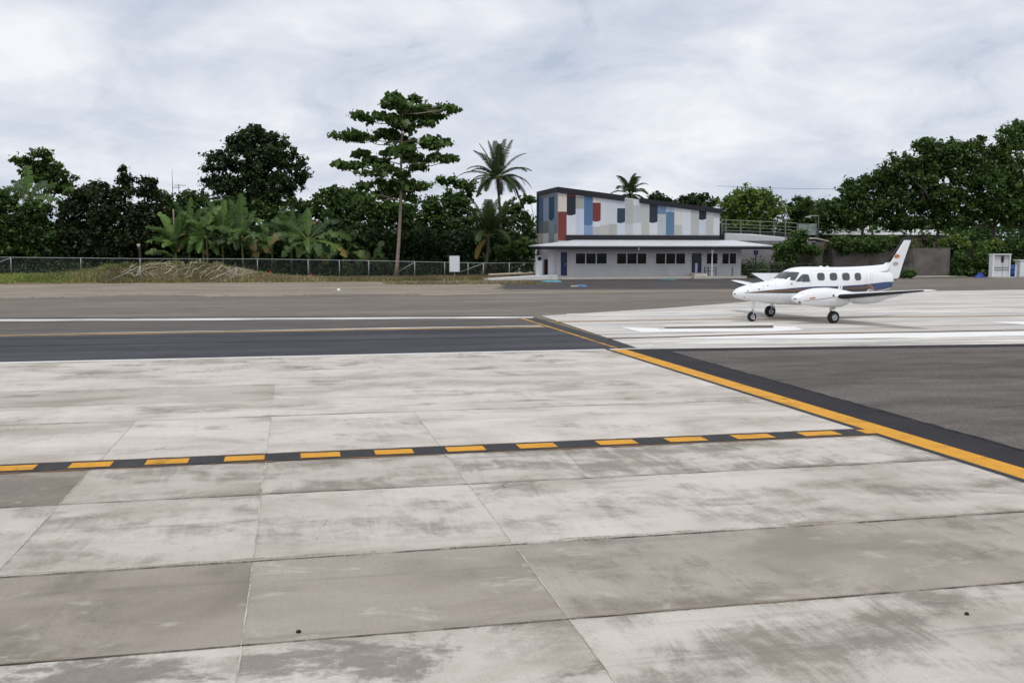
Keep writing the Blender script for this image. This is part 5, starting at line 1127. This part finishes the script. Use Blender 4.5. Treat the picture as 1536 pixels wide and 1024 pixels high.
def pchip(xs, ys):
    xs = np.array(xs, float); ys = np.array(ys, float); o = np.argsort(xs); xs, ys = xs[o], ys[o]; h = np.diff(xs); d = np.diff(ys) / h; mth = np.zeros_like(xs)
    for i in range(1, len(xs) - 1):
        if d[i - 1] * d[i] > 0: mth[i] = 2 / (1 / d[i - 1] + 1 / d[i]) if True else 0
    mth[0], mth[-1] = d[0], d[-1]
    def f(x):
        i = int(np.clip(np.searchsorted(xs, x) - 1, 0, len(h) - 1)); t = (x - xs[i]) / h[i]
        return ys[i] * (1 + 2 * t) * (1 - t) ** 2 + mth[i] * h[i] * t * (1 - t) ** 2 + ys[i + 1] * t * t * (3 - 2 * t) + mth[i + 1] * h[i] * t * t * (t - 1)
    return f
def loft(stations, yc, nx, nth, ex):
    xs = [s[0] for s in stations]; ft_, fb, fw = (pchip(xs, [s[k] for s in stations]) for k in (1, 2, 3))
    x0, x1 = max(xs), min(xs); u = np.linspace(0, 1, nx); X = x0 + (x1 - x0) * (0.12 * u ** 2 + 0.88 * u if False else u)
    X = np.concatenate([x0 + (x1 - x0) * np.array([0, .001, .003, .006, .010, .015]), X[X < x0 + (x1 - x0) * .02]])
    rows = []
    for x in X:
        t, b, w = ft_(x), fb(x), fw(x); zc = (t + b) / 2; hh = (t - b) / 2; n = ex(x); r = []
        for k in range(nth):
            a = 2 * math.pi * k / nth; c, s = math.cos(a), math.sin(a)
            r.append((x, yc + w * math.copysign(abs(c) ** (2 / n), c), zc + hh * math.copysign(abs(s) ** (2 / n), s)))
        rows.append(r)
    return X, rows
st = [(3.42, 1.165, 1.155, .005), (3.38, 1.25, 1.07, .09), (3.25, 1.37, .99, .20), (3.06, 1.45, .945, .29), (2.41, 1.60, .845, .45), (1.67, 1.70, .75, .56), (1.30, 1.78, .715, .60), (.81, 2.09, .68, .63), (.37, 2.245, .655, .65), (-.11, 2.285, .645, .66), (-.9, 2.28, .65, .66), (-1.6, 2.26, .68, .655), (-2.4, 2.235, .80, .62), (-3.2, 2.19, .97, .53), (-4.0, 2.11, 1.13, .41), (-4.72, 2.02, 1.27, .30)]
X, rows = loft(st, 0, 200, 96, lambda x: float(np.interp(x, [-4.7, -2, 1.2, 2.4, 3.4], [2.2, 2.5, 2.6, 2.2, 2.0])))
mb = MB().grid(rows, wrap=True); mb.poly(rows[-1]); mb.poly(rows[0][::-1])
fus = mb.build('fuselage', M['air_white'], air, smooth=True)
zt = lambda x: np.interp(x, [-4.8, -4.17, -2.77, -1.28, -.31, .49, 2.06, 3.0], [1.60, 1.595, 1.50, 1.45, 1.46, 1.43, 1.325, 1.235])
zb = lambda x: np.interp(x, [-4.8, -4.2, -1.62, .49, .88, 2.06, 3.0], [1.2, 1.2, 1.20, 1.185, 1.185, 1.21, 1.215])
me = fus.data
xs_ = [q[0] for q in st]; f_t, f_b, f_w = (pchip(xs_, [q[k] for q in st]) for k in (1, 2, 3)); f_n = lambda x: float(np.interp(x, [-4.7, -2, 1.2, 2.4, 3.4], [2.2, 2.5, 2.6, 2.2, 2.0]))
def surf_y(x, z):
    t, b_, w_ = f_t(x), f_b(x), f_w(x); zc = (t + b_) / 2; hh = (t - b_) / 2; n_ = f_n(x)
    return w_ * max(0, 1 - min(1, abs((z - zc) / hh)) ** n_) ** (1 / n_)
def band(name, x0, x1, lo, hi, mat, off=.004):
    for sgn in (1, -1):
        rws_ = []
        for f in np.linspace(0, 1, 7):
            rws_.append([(x, sgn * (surf_y(x, lo(x) * (1 - f) + hi(x) * f) + off), lo(x) * (1 - f) + hi(x) * f) for x in np.linspace(x0, x1, 90)])
        MB().grid(rws_).build(name, mat, fus, smooth=True, recalc=False)
M['air_blue'] = gloss('aircraft_blue', (36, 70, 120)); M['air_slate'] = gloss('aircraft_slate', (50, 60, 92)); M['air_bronze'] = gloss('aircraft_bronze', (104, 78, 60))
mixf = lambda k: (lambda x: zb(x) * (1 - k(x)) + zt(x) * k(x))
kd = lambda x: float(np.interp(x, [-4, -1, .5, 2.0, 3.0], [.45, .45, .42, .25, .0]))
kb = lambda x: float(np.interp(x, [-4, -1, .5, 1.6, 2.4, 3.0], [.70, .70, .74, .86, 1, 1]))
band('livery_stripe', 3.05, -3.1, zb, mixf(kd), M['air_dark']); band('livery_stripe', 3.05, -3.1, mixf(kd), mixf(kb), M['air_bronze']); band('livery_stripe', 2.4, -3.1, mixf(kb), zt, M['air_slate'])
kg = lambda x: float(np.clip(1.02 - ((-3.05 - x) / .62) ** 1.6, 0.0, 1)); kg2 = lambda x: float(np.clip(.90 - ((-3.04 - x) / .57) ** 1.6 if x < -3.04 else .90, 0, 1))
band('livery_stripe', -3.1, -4.71, lambda x: f_b(x) * .97 + zt(x) * .03 if x < -3.7 else zb(x) * (1 - kg(x)) + zt(x) * kg(x), zt, M['air_blue'])
band('livery_stripe', -3.1, -3.66, mixf(kg2), mixf(kg), M['air_gold']); band('livery_stripe', -3.1, -3.5, zb, mixf(kg2), M['air_bronze'])
bv = BVHTree.FromPolygons([tuple(v.co) for v in me.vertices], [tuple(p.vertices) for p in me.polygons])
def hit(px, py, tree_=bv):
    d = Vector(dir_loc(ray(px, py))); d.normalize(); h_ = tree_.ray_cast(Vector(cam_l), d)
    return (np.array(h_[0]), np.array(h_[1])) if h_[0] is not None else None
def decal(name, quad, mats, off, parent, nr=12, nt_=56, ex=6, mirror=False, tree_=bv, inner=0.0, conv=kc):
    q = [np.array(p, float) for p in quad]; rows = []
    for r in np.linspace(1, inner if inner else .02, nr):
        row = []
        for k in range(nt_):
            a = 2 * math.pi * k / nt_; c, s = math.cos(a), math.sin(a); u = .5 + .5 * r * math.copysign(abs(c) ** (2 / ex), c); v = .5 + .5 * r * math.copysign(abs(s) ** (2 / ex), s)
            p = (q[0] * (1 - u) + q[1] * u) * (1 - v) + (q[3] * (1 - u) + q[2] * u) * v; hh = hit(*conv(p), tree_)
            if hh is None: hh = last
            last = hh; row.append(hh[0] + hh[1] * off)
        rows.append(row)
    c = np.mean([p for r in rows for p in r], axis=0)
    if mirror: rows = [[p * np.array([1, -1, 1]) for p in r] for r in rows]; c = c * np.array([1, -1, 1])
    m = MB().grid([[p - c for p in r] for r in rows], wrap=True)
    o = m.build(name, mats, parent, smooth=True, recalc=False); o.location = c - (np.array(parent.location) if parent is not air else 0)
    o.data.update()
    if parent is not air: pass
    return o
M['win_frame'] = plain('window_frame_grey', (150, 154, 158), .4, .4, .05)
def window(name, quad, ex):
    for mir in (False, True):
        f = decal(name, [np.array(p) + (np.array(p) - np.mean(quad, axis=0)) * .10 for p in quad], M['win_frame'], .006, air, mirror=mir, ex=ex)
        decal('pane', quad, M['glass_plane'], .012, f, mirror=mir, ex=ex)
for x in (705, 785, 865, 945):
    w = 50 if x < 900 else 43
    window('cabin_window', [(x + 1, 298), (x + w - 4, 296), (x + w + 1, 342), (x + 6, 343)], 3.2)
window('windscreen', [(503, 289), (592, 293), (562, 344), (454, 328)], 9)
window('quarter_window', [(607, 309), (609, 309), (604, 350), (570, 350)], 10)
window('cockpit_window', [(612, 306), (650, 307), (662, 352), (608, 352)], 8)
for nm, c, r, mt in (('air_inlet', (263, 411), 5, 'boot'), ('vent', (335, 401), 8, 'win_frame'), ('nose_hole', (181, 430), 6, 'boot'), ('vent', (544, 366), 6, 'boot'), ('probe', (391, 376), 4, 'boot'), ('vent', (240, 452), 5, 'win_frame')):  # flat dark decal stands in for the small hole at the nose tip
    decal(nm, [(c[0] - r, c[1] - r * .6), (c[0] + r, c[1] - r * .6), (c[0] + r, c[1] + r * .6), (c[0] - r, c[1] + r * .6)], M[mt], .008, air, ex=2)
# panel seams
for xs0, z0s, z1s in ((2.75, .9, 1.5), (1.75, 1.25, 1.66), (2.30, 1.28, 1.56), (-3.35, 1.55, 2.15), (-2.95, 1.5, 2.0), (.02, 1.5, 2.2), (1.72, .78, 1.2), (.9, .72, 1.15)):
    MB().tube([(xs0 - .02 * k, surf_y(xs0 - .02 * k, z) + .001, z) for k, z in enumerate(np.linspace(z0s, z1s, 9))], .004, 4).build('panel_seam', M['win_frame'], fus)
for z0s, xa, xb in ((1.50, 2.30, 1.75), (1.30, 2.3, 1.75), (2.12, -.2, -2.9)):
    MB().tube([(x, surf_y(x, z0s) + .001, z0s) for x in np.linspace(xa, xb, 14)], .004, 4).build('panel_seam', M['win_frame'], fus)
# door seam and roof aerials
m = MB(); pts = [hit(*kc((1050, y))) for y in np.linspace(300, 346, 8)]; m.tube([p[0] for p in pts], .008, 5); m.build('panel_seam', M['win_frame'], air)
for x, z, hh in ((-1.0, 2.27, .05), (-1.35, 2.265, .04)): MB().prism([(x + .15, -.012, z - .03), (x + .03, -.012, z + hh), (x - .06, -.012, z + hh), (x - .12, -.012, z - .03)], (0, .024, 0)).build('antenna', M['air_white'], air)

def foil(xl, xt, z, th, y, n=26, vert=False, twist=0.0):
    pts = []; c = xl - xt
    for k in range(n):
        a = 2 * math.pi * k / n; u = .5 - .5 * math.cos(a); t = th * (2.97 * math.sqrt(u) - 1.26 * u - 3.516 * u ** 2 + 2.843 * u ** 3 - 1.036 * u ** 4) * .5
        s = 1 if a < math.pi else -1; x = xl - c * u
        pts.append((x, z, y + s * t, u, s) if vert else (x, y, z + s * t * (1.15 if s > 0 else .85), u, s))
    return pts
def wing(sg):
    secs = [(.45, .95, -1.75, .93, .36), (1.5, .60, -1.68, 1.02, .31), (2.6, .16, -1.60, 1.115, .26), (3.8, -.08, -1.52, 1.235, .20), (5.2, -.36, -1.42, 1.37, .14), (6.15, -.56, -1.36, 1.465, .09), (6.4, -.66, -1.33, 1.49, .065), (6.5, -.85, -1.25, 1.495, .02)]
    rows = []; us = None
    for y, a, b, z, t in secs:
        f = foil(a, b, z, t, y * sg); rows.append([p[:3] for p in f]); us = f
    m = MB(); n = len(rows[0]); i0 = 0; m.v = [p for r in rows for p in r]
    for a in range(len(rows) - 1):
        for b in range(n):
            c = (b + 1) % n; m.f.append([a * n + b, a * n + c, (a + 1) * n + c, (a + 1) * n + b]); u = (us[b][3] + us[c][3]) / 2; s = us[b][4]
            m.m.append(1 if (u < (.05 if b < n / 2 else .24)) and 2 <= a < 6 else 0)  # boot plus underside shade painted in: black reaches further back below
    m.poly(rows[-1])
    o = m.build('wing', [M['air_white'], M['boot']], air, smooth=True)
    R_ = []
    for k, (cxp, cyp) in enumerate(((846, 470), (870, 481), (905, 489), (960, 494), (1020, 495), (1080, 489), (1130, 470), (1200, 450))):
        r_ = dir_loc(ray(*kc((cxp, cyp)))); x_ = -.62 - .05 * k; p_ = cam_l + r_ * ((x_ - cam_l[0]) / r_[0]); y_ = min(max(p_[1], 2.45), 5.4); zw = .93 + (y_ - .45) * .095 - .05
        zl_ = min(p_[2], zw - .02)
        R_.append([(x_ + .25, sg * y_, zw), (x_ + .12, sg * y_, zl_ + .35 * (zw - zl_)), (x_, sg * y_, zl_), (x_ - .05, sg * y_, zl_ + .01), (x_ - .4, sg * y_, zw - .02), (x_ - .5, sg * y_, zw + .03)])
    fl = MB().grid(R_, wrap=True); fl.poly(R_[0]); fl.poly(R_[-1]); fl.build('flap', M['air_white'], o, smooth=True)
    return o
wl = wing(1); wr = wing(-1)
# the raised panel seen beyond the nose on the far wing
P4 = lambda q, off: (lambda r: cam_l + r * ((off - cam_l[1]) / r[1]))(dir_loc(ray(*kc(q))))
pn = [P4((277, 297), -4.0), P4((490, 297), -4.0), P4((490, 380), -4.0), P4((362, 351), -4.0)]
MB().prism(pn, (0, -.06, 0)).build('wing_panel', M['air_white'], wr)
MB().prism([pn[0] + (.02, .004, .0), pn[0] + (-.07, .004, 0), pn[3] + (-.10, .004, .0), pn[3] + (.0, .004, 0)], (0, -.07, 0)).build('panel_edge', M['boot'], wr)
def nacelle(sg):
    stn = [(2.0, 1.03, 1.01, .01), (1.95, 1.10, .95, .08), (1.83, 1.18, .89, .17), (1.46, 1.355, .79, .31), (.85, 1.455, .71, .39), (.38, 1.465, .67, .41), (-.25, 1.40, .66, .39), (-.55, 1.35, .72, .34), (-.85, 1.29, .86, .26), (-1.4, 1.2, 1.0, .13), (-1.9, 1.11, 1.07, .02)]
    X_, rws = loft(stn, 2.1 * sg, 120, 56, lambda x: 2.3); m = MB().grid(rws, wrap=True); m.poly(rws[0][::-1]); m.poly(rws[-1])
    o = m.build('engine_nacelle', M['air_white'], air, smooth=True); return o
nl = nacelle(1); nr_ = nacelle(-1)
nbv = BVHTree.FromPolygons([tuple(v.co) for v in nl.data.vertices], [tuple(p.vertices) for p in nl.data.polygons])
def ndecal(nm, quad, mt, ex=4):
    o = decal(nm, quad, M[mt], .006, nl, tree_=nbv, ex=ex)
ndecal('intake', [(586, 477), (602, 480), (604, 492), (590, 488)], 'boot', 3)
ndecal('emblem', [(656, 456), (697, 449), (698, 458), (660, 464)], 'air_gold', 3)
ndecal('vent', [(608, 428), (622, 426), (622, 430), (608, 432)], 'win_frame', 3)
ndecal('vent', [(804, 436), (818, 434), (819, 446), (806, 447)], 'boot', 2)
ndecal('spinner_tip', [(553, 458), (574, 456), (578, 466), (556, 468)], 'win_frame', 3)
pts = [hit(*kc(p), nbv) for p in [(625 + (845 - 625) * t, 474 - 28 * t + 10 * t * (1 - t)) for t in np.linspace(0, 1, 16)]]
MB().tube([p[0] for p in pts if p], .010, 5).build('stripe', M['air_dark'], nl)
# twin blades rising from the nacelle
for dx in (0, -.12):
    MB().prism([(-.86 + dx, 1.30, 1.26), (-1.0 + dx, 1.30, 1.67), (-1.035 + dx, 1.30, 1.67), (-.94 + dx, 1.30, 1.26)], (0, .03, 0)).build('blade_antenna', M['air_white'], air)
m = MB()
for z0_, x0_ in ((.62, -.12),): m.tube([(-1.95, 1.75, 1.2), (-2.15, 1.75, 1.33), (-2.35, 1.75, 1.30)], .035, 6)
m.build('exhaust_pipe', M['chrome'], air, smooth=True)
# tail
lv = [(1.66, -4.95, -5.12, .05), (1.72, -4.72, -5.26, .10), (1.82, -4.60, -5.37, .12), (2.05, -4.45, -5.455, .13), (2.37, -4.47, -5.57, .13), (2.8, -4.835, -5.72, .115), (3.2, -5.17, -5.86, .10), (3.44, -5.375, -5.945, .09), (3.56, -5.48, -5.965, .07), (3.575, -5.53, -5.95, .02)]
m = MB(); rws = []
for z, a, b, t in lv: f = foil(a, b, z, t, 0, 30, True); rws.append([(p[0], p[2], p[1]) for p in f]); us = f
n = 30; m.v = [p for r in rws for p in r]
for a in range(len(rws) - 1):
    for b in range(n):
        c = (b + 1) % n; u = (us[b][3] + us[c][3]) / 2; z = (lv[a][0] + lv[a + 1][0]) / 2
        m.f.append([a * n + b, a * n + c, (a + 1) * n + c, (a + 1) * n + b]); m.m.append(1 if (u < .14 and z > 2.37) or u > .885 or z > 3.45 or z < 1.70 else 0)
m.poly(rws[-1], 1); m.poly(rws[0], 1); fin = m.build('tail_fin', [M['air_white'], M['boot']], air, smooth=True)
rws = []
for x, z, w in ((-1.3, 2.262, .02), (-1.9, 2.258, .08), (-2.5, 2.265, .11), (-3.2, 2.285, .12), (-3.9, 2.32, .11), (-4.4, 2.36, .085), (-4.7, 2.55, .05)):
    rws.append([(x, -w * 2.2, z - .28), (x, -w, z - .07), (x, -w * .4, z - .01), (x, 0, z), (x, w * .4, z - .01), (x, w, z - .07), (x, w * 2.2, z - .28)])
m = MB().grid(rws); m.poly(rws[0]); m.poly(rws[-1]); m.build('dorsal_fin', M['air_white'], air, smooth=True)
fbv = BVHTree.FromPolygons([tuple(v.co) for v in fin.data.vertices], [tuple(p.vertices) for p in fin.data.polygons])
em, nt, p = new_mat('tail_emblem_gold'); v = coords(nt, (9, 9, 14)); L(nt, ramp(nt, noise(nt, v, 1.0, 3, .6), [(.38, lin(120, 66, 36)), (.5, lin(188, 130, 66)), (.62, lin(222, 208, 190))]), p.inputs['Base Color']); p.inputs['Roughness'].default_value = .4
em2, nt, p = new_mat('tail_emblem_grey'); L(nt, ramp(nt, noise(nt, coords(nt, (10, 10, 16)), 1.0, 3, .6), [(.38, lin(120, 116, 108)), (.6, lin(206, 202, 196))]), p.inputs['Base Color']); p.inputs['Roughness'].default_value = .4
for nm, c, rx, rz, mt in (('tail_emblem', (1216, 190), 20, 14, em), ('tail_emblem', (1208, 238), 18, 13, em2)):
    decal(nm, [(c[0] - rx, c[1] - rz), (c[0] + rx, c[1] - rz), (c[0] + rx, c[1] + rz), (c[0] - rx, c[1] + rz)], mt, .006, fin, tree_=fbv, ex=2)
decal('emblem_centre', [(1202, 181), (1222, 180), (1224, 197), (1206, 199)], M['air_gold'], .010, fin, tree_=fbv, ex=2)
# landing gear
def wheel(x, y, r, w, name):
    q = bpy.data.objects.new(name, None); COL.objects.link(q); q.parent = air; q.location = (x, y, r)
    MB().lathe([(r * .55, -w / 2), (r * .86, -w / 2), (r * .97, -w * .36), (r, -w * .15), (r, w * .15), (r * .97, w * .36), (r * .86, w / 2), (r * .55, w / 2), (r * .55, -w / 2)], (0, 0, 0), (0, 1, 0), 32).build('tyre', M['rubber'], q, smooth=True)
    m = MB()
    for s in (-1, 1): m.lathe([(r * .56, s * w * .46), (r * .50, s * w * .36), (r * .30, s * w * .28), (r * .22, s * w * .46), (r * .12, s * w * .52), (.004, s * w * .52)], (0, 0, 0), (0, 1, 0), 24)
    m.build('rim', M['chrome'], q, smooth=True)
for y in (2.17, -2.17):
    wheel(0, y, .255, .20, 'main_wheel'); s = 1 if y > 0 else -1
    m = MB(); m.tube([(0.02, y - s * .15, .26), (.02, y - s * .15, .55), (.04, y - s * .1, .85)], [.035, .045, .055], 8); m.tube([(0, y - s * .15, .255), (0, y + s * .02, .255)], .03, 8); m.tube([(-.02, y - s * .15, .35), (-.16, y - s * .14, .45), (-.06, y - s * .13, .6)], .018, 6); m.build('main_gear_leg', M['chrome'], air, smooth=True)
    MB().box(-.36, -.12, y - .33 if s > 0 else y + .31, y - .31 if s > 0 else y + .33, .56, .80).build('gear_door', M['air_white'], air)
wheel(2.46, 0, .20, .15, 'nose_wheel')
m = MB(); m.tube([(2.42, 0, .44), (2.40, 0, .62), (2.38, 0, .95)], [.05, .07, .085], 10); m.build('nose_gear_leg', M['air_white'], air, smooth=True)
m = MB()
for s in (-1, 1): m.tube([(2.42, s * .03, .45), (2.44, s * .105, .40), (2.46, s * .105, .20)], [.028, .026, .022], 8)
m.build('nose_gear_fork', M['chrome'], air, smooth=True)
#%%WORLD
# ------------------------------------------------------------------ sky, sun, camera
SUN_EL, SUN_AZ = R(66), R(196)
w = bpy.data.worlds.new('World'); S.world = w; w.use_nodes = True; nt = w.node_tree; bg = nt.nodes['Background']
sky = nt.nodes.new('ShaderNodeTexSky'); sky.sky_type = 'NISHITA'; sky.sun_disc = False; sky.sun_elevation = SUN_EL; sky.sun_rotation = SUN_AZ
tc = nt.nodes.new('ShaderNodeTexCoord'); sep = nt.nodes.new('ShaderNodeSeparateXYZ'); L(nt, tc.outputs['Generated'], sep.inputs[0])
zz = math_(nt, 'ADD', math_(nt, 'MAXIMUM', sep.outputs[2], 0.0), 0.30)
cv = nt.nodes.new('ShaderNodeCombineXYZ'); L(nt, math_(nt, 'DIVIDE', sep.outputs[0], zz), cv.inputs[0]); L(nt, math_(nt, 'DIVIDE', sep.outputs[1], zz), cv.inputs[1])
big = noise(nt, cv.outputs[0], 1.5, 8, 0.55, 0.6); mp = nt.nodes.new('ShaderNodeMapping'); mp.inputs['Location'].default_value = (4.3, 1.7, 2.0); mp.inputs['Scale'].default_value = (1, 1.0, 1); L(nt, cv.outputs[0], mp.inputs[0])
sec = noise(nt, mp.outputs[0], 3.6, 9, 0.58, 0.5)
f = math_(nt, 'ADD', math_(nt, 'MULTIPLY', big, .55), math_(nt, 'MULTIPLY', sec, .45))
cl = ramp(nt, f, [(0.38, (5.5, 6.1, 7.3, 1)), (0.46, (6.5, 6.95, 7.95, 1)), (0.53, (7.5, 7.85, 8.6, 1)), (0.63, (9.0, 9.2, 9.6, 1))])
zen = math_(nt, 'ADD', 1.0, math_(nt, 'MULTIPLY', smooth_(nt, sep.outputs[2], 0.28, 0.95), 0.02))
cz = nt.nodes.new('ShaderNodeVectorMath'); cz.operation = 'SCALE'; L(nt, cl, cz.inputs[0]); L(nt, zen, cz.inputs[3])
cover = math_(nt, 'SUBTRACT', 1.0, math_(nt, 'MULTIPLY', smooth_(nt, sec, 0.38, 0.26), 0.25))
fin_ = mixc(nt, cover, sky.outputs[0], cz.outputs[0])
L(nt, fin_, bg.inputs[0]); bg.inputs[1].default_value = 0.1
sl = bpy.data.lights.new('sun', 'SUN'); sl.energy = 1.6; sl.angle = R(10); sl.color = (1.0, .96, .9)
so = bpy.data.objects.new('sun', sl); COL.objects.link(so)
dv = Vector((math.sin(SUN_AZ) * math.cos(SUN_EL), math.cos(SUN_AZ) * math.cos(SUN_EL), math.sin(SUN_EL)))
so.rotation_euler = dv.to_track_quat('Z', 'Y').to_euler()
cam = bpy.data.cameras.new('camera'); co = bpy.data.objects.new('camera', cam); COL.objects.link(co); S.camera = co
cam.sensor_width = 36; cam.lens = 36 * FOC / 1536; cam.clip_end = 5000; cam.clip_start = 0.1
co.location = (0, 0, CAMH); co.rotation_euler = (math.pi / 2 - PIT, 0, -YAW)
S.view_settings.view_transform = 'Standard'; S.view_settings.look = 'None'; S.view_settings.exposure = 0.0; S.view_settings.gamma = 1.0
S.cycles.max_bounces = 6; S.cycles.transparent_max_bounces = 12; S.cycles.use_denoising = True
